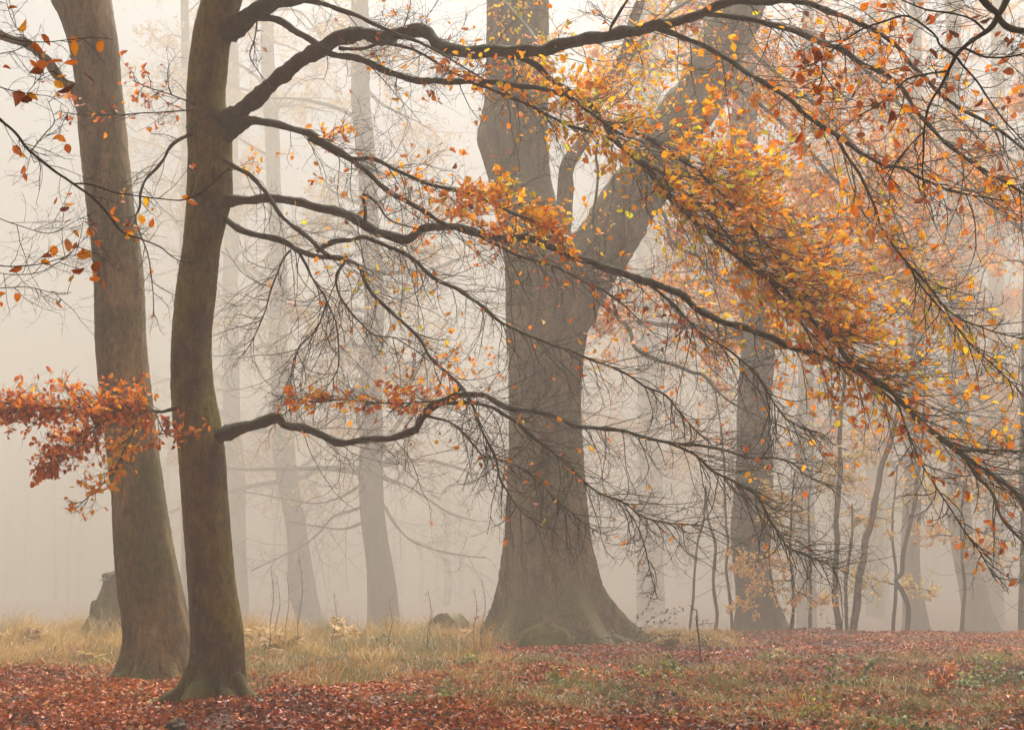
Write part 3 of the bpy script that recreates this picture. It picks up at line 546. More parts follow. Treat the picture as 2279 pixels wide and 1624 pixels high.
far_tree('stout beech trunk behind the yellow saplings to the right of the forked beech', [(1430,1590,1800),(1412,1612,1772),(1390,1622,1750),(1350,1630,1734),(1300,1634,1725),(1200,1638,1722),(1000,1640,1719),(850,1641,1717),(700,1642,1710),(500,1640,1700),(250,1632,1690),(0,1625,1675)], 44.0, 21, n=14, L=5, zlo=8, lv=5000, hue=.6, ext=8, mat=M_BARK)
far_tree('straight upright grey beech in the mist midway between the dark beech and the forked one', [(1420,812,892),(1380,815,887),(1300,810,877),(1200,807,864),(1100,805,858),(1000,803,854),(850,806,852),(700,806,850),(500,800,844),(400,795,838),(150,783,826),(0,779,820)], 78, 22, n=20, L=7, zlo=6)
far_tree('faint beech flaring at its foot, left neighbour of the straight grey beech in the mist', [(1400,650,722),(1370,654,713),(1300,640,700),(1200,634,682),(1100,622,668),(1000,612,660),(850,604,648),(700,600,640),(500,594,630),(250,586,618),(0,582,612)], 102, 23, n=20, L=8, zlo=7, lv=9000)
far_tree('very faint trunk half hidden behind the right edge of the dark slender beech', [(1400,506,552),(1300,506,548),(1100,502,543),(900,500,536),(600,498,532),(300,500,530),(0,505,532)], 124, 24, n=16, L=8, zlo=9, lv=8000)
far_tree('thin faint trunk glimpsed in the gap between the leaning pale beech and the dark one', [(1400,404,432),(1300,404,428),(1100,403,426),(800,402,424),(400,402,422),(0,402,420)], 106, 25, n=14, L=7, zlo=9, lv=7000)
far_tree('faint slim trunk in the mist just right of the forked beech', [(1400,1418,1452),(1300,1420,1450),(1100,1418,1446),(800,1416,1440),(600,1413,1436),(300,1412,1432),(0,1412,1430)], 128, 26, n=18, L=8, zlo=8, lv=9000)
far_tree('misty broad trunk behind the zigzag sapling on the right', [(1420,2000,2075),(1400,2003,2066),(1300,2008,2052),(1200,2010,2050),(1000,2012,2048),(700,2016,2050),(300,2020,2050),(0,2022,2050)], 75, 27, n=18, L=7, zlo=7, lv=8000, hue=.7)
far_tree('misty trunk flaring at the foot near the right edge', [(1420,2125,2240),(1400,2133,2225),(1350,2135,2200),(1300,2128,2188),(1210,2116,2168),(1000,2112,2160),(700,2108,2150),(300,2104,2142),(0,2102,2136)], 81, 28, n=18, L=7, zlo=7, lv=8000, hue=.6)
far_tree('dark slim trunk cut by the right edge of the picture', [(1450,2262,2300),(1400,2265,2294),(1200,2268,2292),(900,2272,2294),(500,2276,2296),(0,2280,2298)], 42, 29, n=6, L=4, zlo=9, lv=1500, ext=6)
far_tree('pale trunk behind the top of the forked beech, right of its left stem', [(1400,1424,1476),(1000,1428,1470),(600,1430,1468),(270,1431,1467),(0,1431,1467)], 140, 30, n=18, L=8, zlo=9, lv=8000, hue=.6)
far_tree('ghostly trunk far behind the upper leaves near the right edge', [(1400,2190,2236),(1000,2194,2234),(500,2200,2234),(0,2204,2236)], 121, 33, n=20, L=9, zlo=7, lv=9000)
far_tree('pale trunk beyond the diagonal band of orange leaves', [(1400,1770,1815),(1000,1774,1812),(500,1780,1812),(0,1784,1812)], 106, 35, n=20, L=8, zlo=8, lv=9000, hue=.7)
far_tree('ghostly trunk beyond the leaf band, left of the misty broad trunk', [(1400,1925,1965),(1000,1928,1962),(500,1932,1962),(0,1936,1962)], 139, 36, n=22, L=9, zlo=7, lv=10000, hue=.6)

FT = [o for o in bpy.data.objects if o.get('label', '').startswith('straight upright grey')][0]; fd = FT.location[1]
tree_limbs(FT, [('f%d' % i, None, fd, fd-4, sp, dict(dn=1.3, L=(1.2, 3.2), lf=.15, size=.12, r1=.016, hi=False, bias=(0, 0, -.1), up=.8)) for i, sp in enumerate([
 [(820,1070,8),(760,1105,5),(700,1118,4),(620,1108,3),(540,1092,2)],[(820,1120,8),(745,1150,5),(700,1195,4),(630,1235,3),(560,1270,3)],[(850,1120,8),(890,1180,5),(940,1215,4),(1010,1232,3),(1080,1240,3)],
 [(815,1160,8),(770,1175,5),(700,1170,4),(640,1160,3)],[(850,1060,9),(920,1090,6),(1000,1140,4),(1060,1160,3)]])], M_BARKFAR, seed0=160, twig=M_BARKFAR)

# ------------------------------------------------------------------ sky side: the wood that reads as one mass
def far_wood():
    r = np.random.default_rng(77); N = 130
    x = r.uniform(-120, 120, N); y = r.uniform(165, 240, N); P = []; R = []
    for i in range(N):
        g = float(gz(x[i], y[i])); h = r.uniform(14, 24); m_ = 8; s = np.linspace(0, 1, m_)
        P.append(np.stack([x[i]+np.cumsum(r.normal(size=m_)*.15), y[i]+0*s, g-.5+h*s], -1)); R.append(r.uniform(.18, .5)*(1-.7*s))
    V, Q_ = tubes(np.array(P), np.array(R), 8)
    w = mesh('distant_wood', V, Q_, M_BARKFAR); tag(w, kind='stuff', label='far wood of faint trunks and bare crowns dissolving into fog', cat='wood')
    Pt = np.array(P)
    k = r.integers(0, N, 1500); j = r.integers(3, 8, 1500); P0 = Pt[k, j]
    global rng; keep = rng; rng = r
    d = rng.normal(size=(1500, 3)); d[:, 2] = np.abs(d[:, 2])*.6
    p0 = grow(P0, d, r.uniform(3, 7, 1500), 7, .5, .5, .1)
    a, T, pi, s = sub(p0, 5, .2); p1 = grow(a, side_dir(T, 25, 70), np.full(len(a), 1.8), 4, .6, .1, .1)
    V, Q_ = merge([tubes(p0, np.linspace(.08, .02, 8)[None]*np.ones((1500, 1)), 3), tubes(p1, np.linspace(.025, .012, 5)[None]*np.ones((len(p1), 1)), 3)])
    mesh('crown', V, Q_, M_BARKFAR, w)
    NP = p1.reshape(-1, 3); q = NP[rng.integers(0, len(NP), 60000)]; N = len(q)
    leaves('leaves', q+rng.normal(size=(N, 3))*.3, rng.normal(size=(N, 3)), rng.normal(size=(N, 3)), .22*(.6+.7*rng.random(N)), np.clip(.5+rng.normal(size=N)*.2, 0, 1), M_FARL, w, hi=False)
    rng = keep
far_wood()

# ------------------------------------------------------------------ saplings and young beeches
def sapling(label, spec, D, seed, n1=10, L=(.5, 1.4), lf=1., hue=.6, mat=M_PALE, group='thin saplings in the mist', name='sapling', flat=.8, grav=.1, nrm=(0, -.2, 1), tw=M_TWIG, s0=.25):
    q = at(spec[0][0], spec[0][1], D); g = float(gz(q[0], D)); yb = float(proj(np.array([q[0], D, g-.1]))[1])
    if yb > spec[0][1]+2: spec = [(spec[0][0], yb, spec[0][2]*1.3)] + list(spec)
    t = thing(name, label, 'young tree', (q[0], D, g), group=group)
    pts, rad = limb(spec, D, D, 8); s_ = limb_mesh(pts, rad, M_TWIG, t, 'trunk', 10, seed, .06)
    foliage(s_, pts, n1, L=L, lf=lf, dens=False, hue=hue, mat=mat, size=.085, r1=.008, hi=False, grav=grav, ang=(50, 95), nrm=nrm, s0=s0, tw=tw, leafbias=(0, 0, -.1), k2=6, k3=3)
    return t
sapling('leftmost upright stem of the close sapling group right of the stout trunk', [(1870,1418,15),(1857,1290,13),(1862,1190,12),(1866,1094,11),(1868,1000,10),(1874,900,8),(1880,780,6),(1884,640,4)], 40.2, 201, n1=16, lf=0.66)
sapling('thick dark sapling leaning right, beside the leftmost upright stem', [(1897,1418,17),(1902,1360,17),(1908,1306,16),(1924,1240,15),(1928,1192,15),(1951,1094,13),(1978,985,12),(2000,900,10),(2030,770,8),(2050,640,6)], 39.9, 202, n1=20, lf=0.90, hue=.75)
sapling('thin stem between the upright and the leaning sapling', [(1884,1415,8),(1881,1350,8),(1885,1280,8),(1893,1200,6),(1896,1120,4)], 40.1, 203, n1=7, lf=0.75, L=(.3, .8))
sapling('zigzag twisted sapling in front of the misty broad trunk', [(2018,1418,11),(2018,1350,11),(2005,1310,10),(1992,1290,9),(2008,1270,10),(2014,1210,9),(2030,1130,9),(2046,1040,8),(2055,900,6),(2062,760,4)], 40.7, 204, n1=16, lf=1.05, hue=.7)
sapling('pale thin sapling, left of a pair near the fallen twigs right of the forked beech', [(1536,1400,6),(1538,1355,6),(1551,1224,5),(1564,1159,5),(1570,1080,3)], 41.3, 205, n1=9, lf=0.30)
sapling('pale wavy sapling, right of the pair near the fallen twigs right of the forked beech', [(1592,1400,8),(1593,1355,8),(1588,1290,7),(1593,1224,7),(1577,1165,6),(1570,1110,4)], 41.3, 206, n1=10, lf=0.30)
sapling('sapling close to the left side of the stout trunk', [(1628,1405,7),(1626,1330,7),(1615,1270,6),(1618,1200,5),(1612,1080,5),(1604,950,4),(1590,860,3)], 39.2, 207, n1=9, lf=0.45)
sapling('spindly bare stem rising from the leaf litter right of the forked beech', [(1560,1469,4),(1556,1420,4),(1551,1385,4),(1550,1355,2)], base_depth(1469), 208, n1=3, L=(.1, .25), lf=0)
def spray(label, specs, D, seed, hue=.8, base=(0, 0)):
    q = at(base[0], base[1], D); g = float(gz(q[0], D))
    t = thing('young_beech', label, 'young tree', (q[0], D, g), group='young beeches with glowing leaves')
    pts, rad = limb([(base[0], base[1], 9), (base[0]+4, base[1]-120, 7), (base[0]-2, base[1]-260, 5), (base[0]+8, base[1]-380, 3)], D, D); limb_mesh(pts, rad, M_TWIG, t, 'trunk', 8, seed, .05)
    for sp in specs:
        p2, r2 = limb(sp, D, D-.8); b = limb_mesh(p2, r2, M_TWIG, t, 'branch', 6, seed, .05)
        foliage(b, p2, max(8, int(abs(sp[0][0]-sp[-1][0])/3.5)), L=(.2, .6), lf=9, dens=False, hue=hue, mat=M_PALE, size=.1, r1=.004, hi=False, grav=.1, ang=(20, 70), nrm=(0, -.5, .8), leafbias=(0, 0, -.2), k2=4, k3=2, flat=1)
spray('young beech with glowing apricot leaves low in front of the stout trunk', [[(1760,1290,4),(1700,1300,3),(1650,1340,2)],[(1762,1270,4),(1710,1255,3),(1640,1250,2)],[(1762,1310,4),(1800,1330,3),(1830,1345,2)]], 37.9, 300, .72, (1760, 1430))
spray('young beech with pale yellow tiers between the stout trunk and the sapling group', [[(1800,1180,4),(1740,1170,3),(1690,1150,2)],[(1802,1100,4),(1850,1080,3),(1900,1060,2)],[(1800,1140,4),(1750,1110,3),(1700,1095,2)],[(1800,1060,4),(1860,1030,3),(1920,1000,2)]], 41.2, 301, .85, (1800, 1415))
spray('young beech with a bright yellow tier just left of the zigzag sapling', [[(1990,1300,4),(1950,1290,3),(1900,1285,2)],[(1990,1310,4),(2030,1305,3),(2070,1315,2)],[(1990,1160,4),(1940,1150,3),(1900,1160,2)],[(1992,1110,4),(2050,1090,3),(2110,1100,2)]], 41.3, 302, .9, (1988, 1415))
spray('young beech with faint tawny leaves near the misty trunk at the right edge', [[(2140,1200,4),(2090,1190,3),(2050,1200,2)],[(2140,1220,4),(2180,1210,3),(2220,1220,2)],[(2142,1110,4),(2200,1090,3),(2250,1100,2)]], 41.3, 303, .65, (2140, 1410))

# ------------------------------------------------------------------ near branches of trees outside the frame
def near_branch(label, specs, D0, D1, seed, mat=M_DARK, **o):
    q = at(specs[0][0][0], specs[0][0][1], D0)
    t = thing('overhanging_branch', label, 'branch', q, group='near branches reaching into the frame'); done = []
    for i, sp in enumerate(specs):
        d0 = D0
        if i:
            pp = np.concatenate(done); vx, vy = proj(pp); j = np.argmin((vx-sp[0][0])**2+(vy-sp[0][1])**2); d0 = pp[j, 1]
        pts, rad = limb(sp, d0, D1); done.append(pts)
        b = limb_mesh(pts, rad, mat, t, 'stem' if i == 0 else 'side_branch', 10, seed+i, .06)
        vlen = np.abs(np.diff(np.array(sp)[:, :2], axis=0)).sum(); oo = dict(o); dn = oo.pop('dn', 1.)
        foliage(b, pts, max(3, int(vlen/22*dn)), tw=mat, **oo)
    return t
near_branch('black wet branch forking down from the top right corner', [
 [(2260,-60,20),(2236,0,17),(2219,34,14),(2195,71,12),(2145,108,9),(2125,128,9),(2111,152,8),(2091,192,7),(2071,229,6),(2057,287,5),(2054,337,4.5),(2051,381,3.5),(2061,455,2)],
 [(2219,30,14),(2190,8,16),(2150,-30,14)], [(2219,34,14),(2242,64,15),(2300,75,15)],
 [(2125,125,7),(2091,101,6),(2078,77,5),(2027,40,5),(1994,39,5),(1943,54,5),(1909,71,4.5),(1859,108,4),(1829,131,3.5),(1778,157,2)],
 [(2111,158,6),(2061,165,5),(2020,179,5),(1994,199,5),(1963,226,4),(1909,259,2.5)],
 [(2054,296,4),(2027,323,3.5),(1990,364,3),(1975,411,2)], [(1829,131,3),(1828,180,2.5),(1810,215,2)],
 [(2145,108,6),(2200,130,5),(2278,120,4)], [(2195,71,6),(2150,40,5),(2060,20,4),(1980,-10,3)], [(2130,130,6),(2170,180,5),(2220,250,4),(2290,330,3)]],
 8.6, 8.3, 400, L=(.08, .4), lf=.4, k2=4, k3=3, r1=.0032, size=.075, hue=.36)
near_branch('thin dark branch curving in from the left edge across both left trunks', [
 [(-30,235,8),(0,263,7),(34,296,6.5),(67,340,6),(118,377,6),(165,409,5.5),(219,454,5),(269,512,4.5),(320,535,3.5),(357,550,3),(380,570,2.5),(407,583,2),(430,582,1.5)],
 [(165,409,4),(202,411,4),(269,431,3.5),(337,441,3),(404,444,3),(454,424,2.5),(512,374,2)],
 [(34,296,3),(60,330,2),(75,360,1.5)], [(67,340,3),(100,300,2.5),(120,270,2),(105,220,1.5)]],
 9, 9, 420, L=(.06, .3), lf=.2, dens=False, hue=.5, k2=3, k3=2, r1=.0026, size=.075, grav=0)
near_branch('slender twig with broad orange leaves crossing the top of the leaning beech', [
 [(-20,78,3),(0,81,3),(67,93,2.6),(151,91,2.2),(202,84,2),(252,88,1.4)], [(0,120,2),(40,110,1.6),(70,97,1.4)], [(60,92,2),(30,50,1.6),(10,-10,1.4)]],
 7.5, 7.5, 440, L=(.04, .2), lf=.25, dens=False, hue=.5, k2=3, k3=1, r1=.0019, size=.072)
near_branch('twig with big russet leaves entering at the left edge above the curved dark branch', [
 [(-20,185,3),(0,195,3),(30,203,2.5),(60,208,2),(110,215,1.6),(150,240,1.2)], [(60,208,2),(110,160,1.5),(150,180,1.2)]],
 6.5, 6.5, 450, L=(.04, .2), lf=.2, dens=False, hue=.34, k2=3, k3=1, r1=.0018, size=.085)
near_branch('low twig with curled leaves and bare sprays at mid height on the left edge', [
 [(-20,580,3),(0,590,3),(50,593,2.6),(100,586,2.4),(150,570,2),(205,560,1.6)], [(-20,605,2),(40,612,2),(100,600,2),(160,560,1.5),(200,520,1.2)],
 [(-20,480,2.5),(40,500,2),(110,520,2),(170,490,1.6),(215,470,1.2)], [(-20,640,2),(60,640,2),(130,655,1.5),(160,650,1.2)]],
 7.5, 7.5, 460, L=(.08, .36), lf=.22, dens=False, hue=.4, k2=5, k3=2, r1=.0019, size=.072)

# single showy leaves on those twigs, hanging as in the photograph
def showy(vx, vy, D, L_, ang, t, face=(.1, -1, .2), par=None):
    p_ = at([vx], [vy], [D]); A = np.array([[math.cos(math.radians(ang)), 0, math.sin(math.radians(ang))]])
    return p_, A, L_, t
SH = [(165,92,7.5,.085,-85,.62),(155,90,7.5,.05,15,.55),(30,205,6.5,.085,-35,.22),(62,207,6.5,.05,-20,.7),(120,180,7,.06,-30,.72),(148,320,8.9,.07,-75,.3),(125,300,8.9,.08,-35,.55),
      (170,566,7.5,.09,-10,.62),(50,592,7.5,.075,-150,.3),(90,580,7.5,.06,-20,.6),(118,545,8,.07,-85,.55)]
PP = np.concatenate([at([s[0]], [s[1]], [s[2]]) for s in SH]); AA = np.array([[math.cos(math.radians(s[4])), .1, math.sin(math.radians(s[4]))] for s in SH])
near = [i for i, s in enumerate(SH) if s[2] < 10]; rest = [i for i, s in enumerate(SH) if s[2] >= 10]
obs = [o for o in bpy.data.objects if o.name.startswith('overhanging_branch')]
owner = [2, 2, 3, 3, 3, 1, 1, 4, 4, 4, 4]
obs = sorted(obs, key=lambda o: o.name)
for k in range(1, 5):
    ii = [i for i in near if owner[i] == k]
    for i in ii:
        leaves('leaf', PP[[i]], AA[[i]], np.array([[.1, -1, .3]]), np.array([SH[i][3]]), np.array([SH[i][5]]), M_LEAF, obs[k], hi=True)

# ------------------------------------------------------------------ forest floor
def litter(N, y0, y1, seed, size=.08):
    r = np.random.default_rng(seed); y = (y0**.0)*np.sqrt(r.uniform(y0**2, y1**2, N)); x = r.uniform(-1, 1, N)*(y*.40+1.5)
    hole = np.sin(x*2.3+1.1*np.sin(y*1.9))*np.sin(y*2.1+x*.7)+.5*np.sin(x*6.1-y*2.2); keep_ = (hole < .55) | (r.random(N) < .35); x, y = x[keep_], y[keep_]; N = len(x)
    z = gz(x, y)+.012+.025*r.random(N)
    P = np.stack([x, y, z], -1); az = r.random(N)*2*np.pi
    A = np.stack([np.cos(az), np.sin(az), r.normal(size=N)*.35], -1); Nn = r.normal(size=(N, 3))*.7+[0, 0, 1]
    pn = np.sin(x*1.7+y*.6)+np.sin(y*1.1-x*.5)+np.sin(x*.4+3)
    t = np.clip(.5+.085*pn+.05*np.sin(x*5.1+y*3.7)*np.sin(y*4.3)+r.normal(size=N)*.22, 0, 1)
    return P, A, Nn, size*(.45+.7*r.random(N)), t
ps = [litter(215000, 10.5, 20, 1, .058), litter(130000, 20, 38.5, 2, .072)]
cat = [np.concatenate([q[i] for q in ps]) for i in range(5)]
lo = leaves('leaf_litter', *cat, M_LITTER, None, hi=False, wid=.7)
tag(lo, kind='stuff', label='wet russet beech leaves carpeting the forest floor', cat='leaf litter')

def blades(N, cx, cy, sx, sy, h, seed, hue=.65, w=.006, lean=.5, spread=None):
    r = np.random.default_rng(seed); x = r.normal(cx, sx, N); y = r.normal(cy, sy, N)
    P0 = np.stack([x, y, gz(x, y)-.01], -1); H = h*(.25+.55*r.random(N)+.6*r.random(N)**4); az = r.random()*6.28+r.normal(size=N)*1.3; le = lean*(.3+1.5*r.random(N))
    d = np.stack([np.cos(az), np.sin(az), 0*az], -1); s = np.array([0, .35, .7, 1.])[None, :, None]
    P = P0[:, None] + d[:, None]*(le*H)[:, None, None]*s**2 + np.array([0, 0, 1.])*H[:, None, None]*(s-.45*le[:, None, None]*s**3)
    sd_ = unit(np.stack([-np.sin(az)+.6, np.cos(az)*.3, 0*az], -1)); wd = w*np.array([1, .9, .6, .1])[None, :, None]*(.5+.8*r.random(N))[:, None, None]
    V = np.stack([P-sd_[:, None]*wd, P+sd_[:, None]*wd], 2).reshape(-1, 3)
    i = np.arange(N)[:, None]*8+np.arange(0, 6, 2)[None]; Q_ = np.stack([i, i+1, i+3, i+2], -1).reshape(-1, 4)
    return V, Q_, np.repeat(np.clip(hue+r.normal(size=N)*.22, 0, 1), 8)
def bundle(name, lst, mat, parent=None):
    V, Q_ = merge([(a, b) for a, b, _ in lst]); return mesh(name, V, Q_, mat, parent, t=np.concatenate([c_ for *_, c_ in lst]))
G = []
r = np.random.default_rng(5)
for k in range(260):   # dry tussocks over the left half
    vx = r.uniform(-60, 1090); D = r.uniform(20.8+2.2*math.sin(vx/150)+1.3*math.sin(vx/47), 36); x = (vx-CX)/F*D
    G.append(blades(230, x, D, r.uniform(.12, .35), .3, r.uniform(.15, .5)*(1+.7*(D > 29)), 600+k, hue=r.uniform(.15, .85), w=.0045, lean=.7))
for k in range(230):   # short grass creeping into the litter
    vx = r.uniform(-60, 1120); D = 23-5.5*r.random()**1.6; x = (vx-CX)/F*D
    G.append(blades(70, x, D, r.uniform(.15, .5), .35, r.uniform(.1, .3), 1500+k, hue=r.uniform(.1, .6), w=.004, lean=.9))
for k in range(10):
    G.append(blades(130, (985+r.normal()*35-CX)/F*30.3, 30.3, .12, .1, r.uniform(.4, .75), 1650+k, hue=r.uniform(.3, .8), w=.004, lean=.8))
for k in range(36):    # tall loose tufts
    vx = r.uniform(-60, 1080); D = r.uniform(25, 35); x = (vx-CX)/F*D
    G.append(blades(110, x, D, .14, .15, r.uniform(.6, 1.0), 1700+k, hue=r.uniform(.5, .9), w=.004, lean=.8))
for k in range(50):
    vx = r.uniform(1380, 1620); D = r.uniform(30, 36); x = (vx-CX)/F*D
    G.append(blades(120, x, D, .25, .3, r.uniform(.15, .4), 800+k, hue=r.uniform(.4, .7), w=.005))
for k in range(64):    # scattered low tufts over the right half
    vx0 = 880+1450*r.random()**.75; D0 = 13.2+10*r.random(); h0 = r.uniform(0, .45)
    for j in range(r.integers(2, 8)):
        D = D0+r.normal()*.7; x = (vx0-CX)/F*D0+r.normal()*.55
        G.append(blades(110, x, D, .2, .2, r.uniform(.07, .3), 2000+k*9+j, hue=h0+r.normal()*.08, w=.004, lean=.8))
tag(bundle('grass', G, M_GRASS), kind='stuff', label='tussocks of dry straw coloured grass and thin green blades', cat='grass')

def plant(label, vx, vy, w, h, seed, N=90, mat=M_GREEN, hue=.5, name='bramble_clump', cat='plant', group='low green plants in the leaf litter', size=.045, stems=9):
    D = base_depth(vy); q = at(vx, vy, D); g = float(gz(q[0], D)); r = np.random.default_rng(seed)
    t = thing(name, label, cat, (q[0], D, g), group=group); rw = w/2*D/F; hh = h*D/F
    global rng; keep = rng; rng = r
    P0 = np.stack([q[0]+r.normal(size=stems)*rw*.4, D+r.normal(size=stems)*rw*.4, np.full(stems, g-.03)], -1)
    dr = np.stack([r.normal(size=stems), r.normal(size=stems), np.full(stems, 1.)], -1)
    P = grow(P0, dr, np.full(stems, hh*1.3)+rw*.5, 8, .6, 1.2, .1)
    V, Q_ = tubes(P, np.linspace(.006, .002, 9)[None]*np.ones((stems, 1)), 4); mesh('stems', V, Q_, M_TWIG, t)
    a, T, _, _ = sub(P, max(3, N//stems), .2); n_ = len(a)
    leaves('leaves', a+r.normal(size=(n_, 3))*.03, T*.4+r.normal(size=(n_, 3))*.7, r.normal(size=(n_, 3))*.6+[0, -.4, .8], size*(.6+.7*r.random(n_)), np.clip(hue+r.normal(size=n_)*.2, 0, 1), mat, t, hi=False, wid=.75)
    rng = keep; return t
for i, (lb, vx, vy, w, h, hue, N) in enumerate([
 ('dark bramble clump left of the orange bracken frond', 1880, 1545, 130, 55, .5, 260), ('yellow green seedling in front of the dark bramble clump', 1800, 1560, 60, 45, .9, 50),
 ('blue green bramble clump against the right edge', 2245, 1525, 110, 70, .35, 260), ('bright green seedlings right of the big beech roots', 1640, 1500, 60, 25, .85, 70),
 ('green moss like clump on the litter in front of the forked beech', 1000, 1540, 110, 22, .7, 240), ('small green tuft left of the forked beech roots', 1055, 1480, 60, 20, .7, 110),
 ('green patch in the litter right of the centre', 1485, 1525, 90, 25, .75, 200), ('round leaved green seedling at the bottom edge', 1490, 1605, 50, 18, .95, 18),
 ('pair of green seedlings at the bottom right of centre', 1580, 1600, 60, 22, .85, 30), ('dark leafy sprig beside the foot of the dark slender beech', 605, 1515, 60, 45, .45, 60),
 ('grey green tuft near the bottom right corner', 1880, 1612, 130, 40, .4, 160), ('low bramble trailing near the lower right corner', 2100, 1605, 120, 40, .4, 170),
 ('creeping green leaves under the round mossy log', 930, 1415, 110, 30, .6, 200),
 ('broad low green patch near the right edge in front of the slim dark trunk', 2190, 1500, 130, 28, .7, 220), ('green patch between the dark bramble clump and the orange bracken frond', 1980, 1560, 120, 28, .65, 200),
 ('small olive patch in the litter below the mossy hummock', 1270, 1530, 100, 20, .75, 170), ('olive green patch in the litter right of the spindly bare stem', 1700, 1470, 90, 20, .7, 150)]):
    plant(lb, vx, vy, w*1.1, h*1.15, 1000+i, N=int(N*1.7), hue=hue)
sh = plant('small dark holly bush growing against the right root of the forked beech', 1405, 1432, 70, 110, 1100, N=420, hue=.15, name='holly_bush', cat='bush', group=None, size=.05, stems=14)
# bracken frond
def frond(label, vx, vy, L_, az, seed, mat=M_LITTER, hue=.85, n=5, name='bracken_frond'):
    D = base_depth(vy); q = at(vx, vy, D); g = float(gz(q[0], D)); r = np.random.default_rng(seed)
    t = thing(name, label, 'fern', (q[0], D, g)); global rng; keep = rng; rng = r
    P0 = np.tile([[q[0], D, g-.02]], (n, 1))+r.normal(size=(n, 3))*[.04, .04, 0]
    dr = np.stack([math.cos(az)*.5+r.normal(size=n)*.35, -.3+r.normal(size=n)*.3, np.full(n, 1.)], -1)
    P = grow(P0, dr, L_*(.7+.4*r.random(n)), 14, .3, 2.2, .04)
    V, Q_ = tubes(P, np.linspace(.006, .0015, 15)[None]*np.ones((n, 1)), 4); mesh('stems', V, Q_, M_TWIG, t)
    T = unit(np.gradient(P, axis=1)); sd_ = unit(np.cross(T, np.array([0, 0, 1.])+0*T)); ps_, ax_, sz_ = [], [], []
    for j in range(3, 15):
        for f in (0, .5):
            for s_ in (-1, 1):
                p_ = P[:, j]+(P[:, min(j+1, 14)]-P[:, j])*f; ps_.append(p_); ax_.append(sd_[:, j]*s_+T[:, j]*.5+[0, 0, -.2]); sz_.append(np.full(n, L_*.34*math.sin(min(1, (16-j)/12)*1.5)))
    N = len(ps_)*n; leaves('pinnae', np.concatenate(ps_), np.concatenate(ax_), np.tile([[0, -.2, 1.]], (N, 1)), np.concatenate(sz_), np.clip(hue+r.normal(size=N)*.08, 0, 1), mat, t, hi=False, wid=.3)
    rng = keep
frond('rusty orange bracken frond arching over the litter at the lower right', 2095, 1545, .42, 2.6, 1200, hue=.88, n=3)
frond('green fern tuft right behind the orange bracken frond', 2125, 1530, .4, .5, 1201, mat=M_GREEN, hue=.6, n=6, name='fern_clump')

for i, (vx, vy, L_, az) in enumerate([(60, 1440, .8, 1.2), (130, 1455, .6, 2.5), (200, 1470, .5, .4), (620, 1450, .7, 1.8), (700, 1425, .9, .5), (780, 1435, .8, 2.6), (850, 1440, .6, 1.1), (1010, 1430, .6, 2.2), (570, 1430, .8, .6), (1500, 1432, .5, 1.5), (1590, 1425, .6, .8), (1740, 1450, .4, 2.0), (1890, 1470, .4, 1.0), (2050, 1460, .4, 2.2), (2180, 1475, .4, 1.4)]):
    frond('', vx, vy, L_, az, 1400+i, mat=M_GRASS, hue=[.45, .6, .8][i % 3], n=6, name='dead_bracken')
for o_ in [o for o in bpy.data.objects if o.name.startswith('dead_bracken')]:
    lf_ = proj(np.array(o_.location))[0] < 1200
    tag(o_, 'withered bracken clump standing in the straw coloured grass' if lf_ else 'withered low bracken clump in the litter right of the forked beech', 'bracken', 'withered bracken in the grass' if lf_ else 'withered bracken in the litter')

# stumps, logs, hummock
def stump(label, spec, D, seed, mat=M_BARK, moss=True, name='tree_stump'):
    q = at((spec[0][1]+spec[0][2])/2, spec[0][0], D); t = thing(name, label, 'stump', (q[0], D, float(gz(q[0], D))))
    o_, pts, rad = trunk_mesh('trunk', spec, D, mat, t, flare=.3, lobes=6, seed=seed, sides=64, rough=.13, step=5, hz=.35)
    rs = np.random.default_rng(seed+9)
    a_ = rs.random(34)*6.28; P_ = np.stack([pts[-1]+np.array([np.cos(q_)*rad[-1], np.sin(q_)*rad[-1], -.05]) for q_ in a_]); P_ = P_[:, None]+np.array([0, 0, 1.])*(min(1, rad[-1]/.3)*rs.uniform(.08, .26, 34)[:, None]*np.linspace(0, 1, 3)[None])[..., None]
    mesh('splinters', *tubes(P_, min(1, rad[-1]/.3)*np.array([[.035, .024, .003]])*np.ones((34, 1)), 5), mat, t)
    top = pts[-1]; r_ = rad[-1]; blob('cut_top', top-[0, 0, .03], r_*1.15, r_*1.1, min(.16, r_*.7), M_DEAD, t, seed=seed, amp=.7, lo=0)
    return t
st_ = stump('mossy tree stump with ragged top, half hidden behind the leaning beech', [(1440,160,350),(1425,175,335),(1400,192,325),(1370,205,315),(1340,216,308),(1310,226,302),(1288,232,300)], 31.0, 61, M_BARKA)
D = 31.0; V_ = []
for k, (vx, vy) in enumerate([(205,1395),(215,1370),(200,1418)]):
    q = at(vx, vy, D-.35); blob('moss', q, .16, .14, .3, M_MOSS, st_, seed=70+k, amp=.3)
stump('low dark rotten stump poking up at the bottom edge', [(1670,350,440),(1640,360,430),(1622,368,418),(1608,374,410)], 13.6, 62, M_DARK)
q = at(985, 1412, 31.0); lg = thing('fallen_log', 'rounded end of a mossy fallen log in the grass left of the forked beech', 'log', (q[0], 31.0, float(gz(q[0], 31.0))))
Pl = np.array([[q[0]+.25, 32.5, .24], [q[0]+.18, 32.1, .24], [q[0]+.1, 31.7, .26], [q[0]+.04, 31.3, .27], [q[0], 31.0, .28]])+[0, 0, gz(q[0], 31.0)]
limb_mesh(Pl, np.array([.26, .29, .3, .31, .3]), M_BARKA, lg, 'trunk', 24, 3, .12); blob('cut_end', Pl[-1], .3, .1, .3, M_BARKA, lg, seed=4, amp=.15)
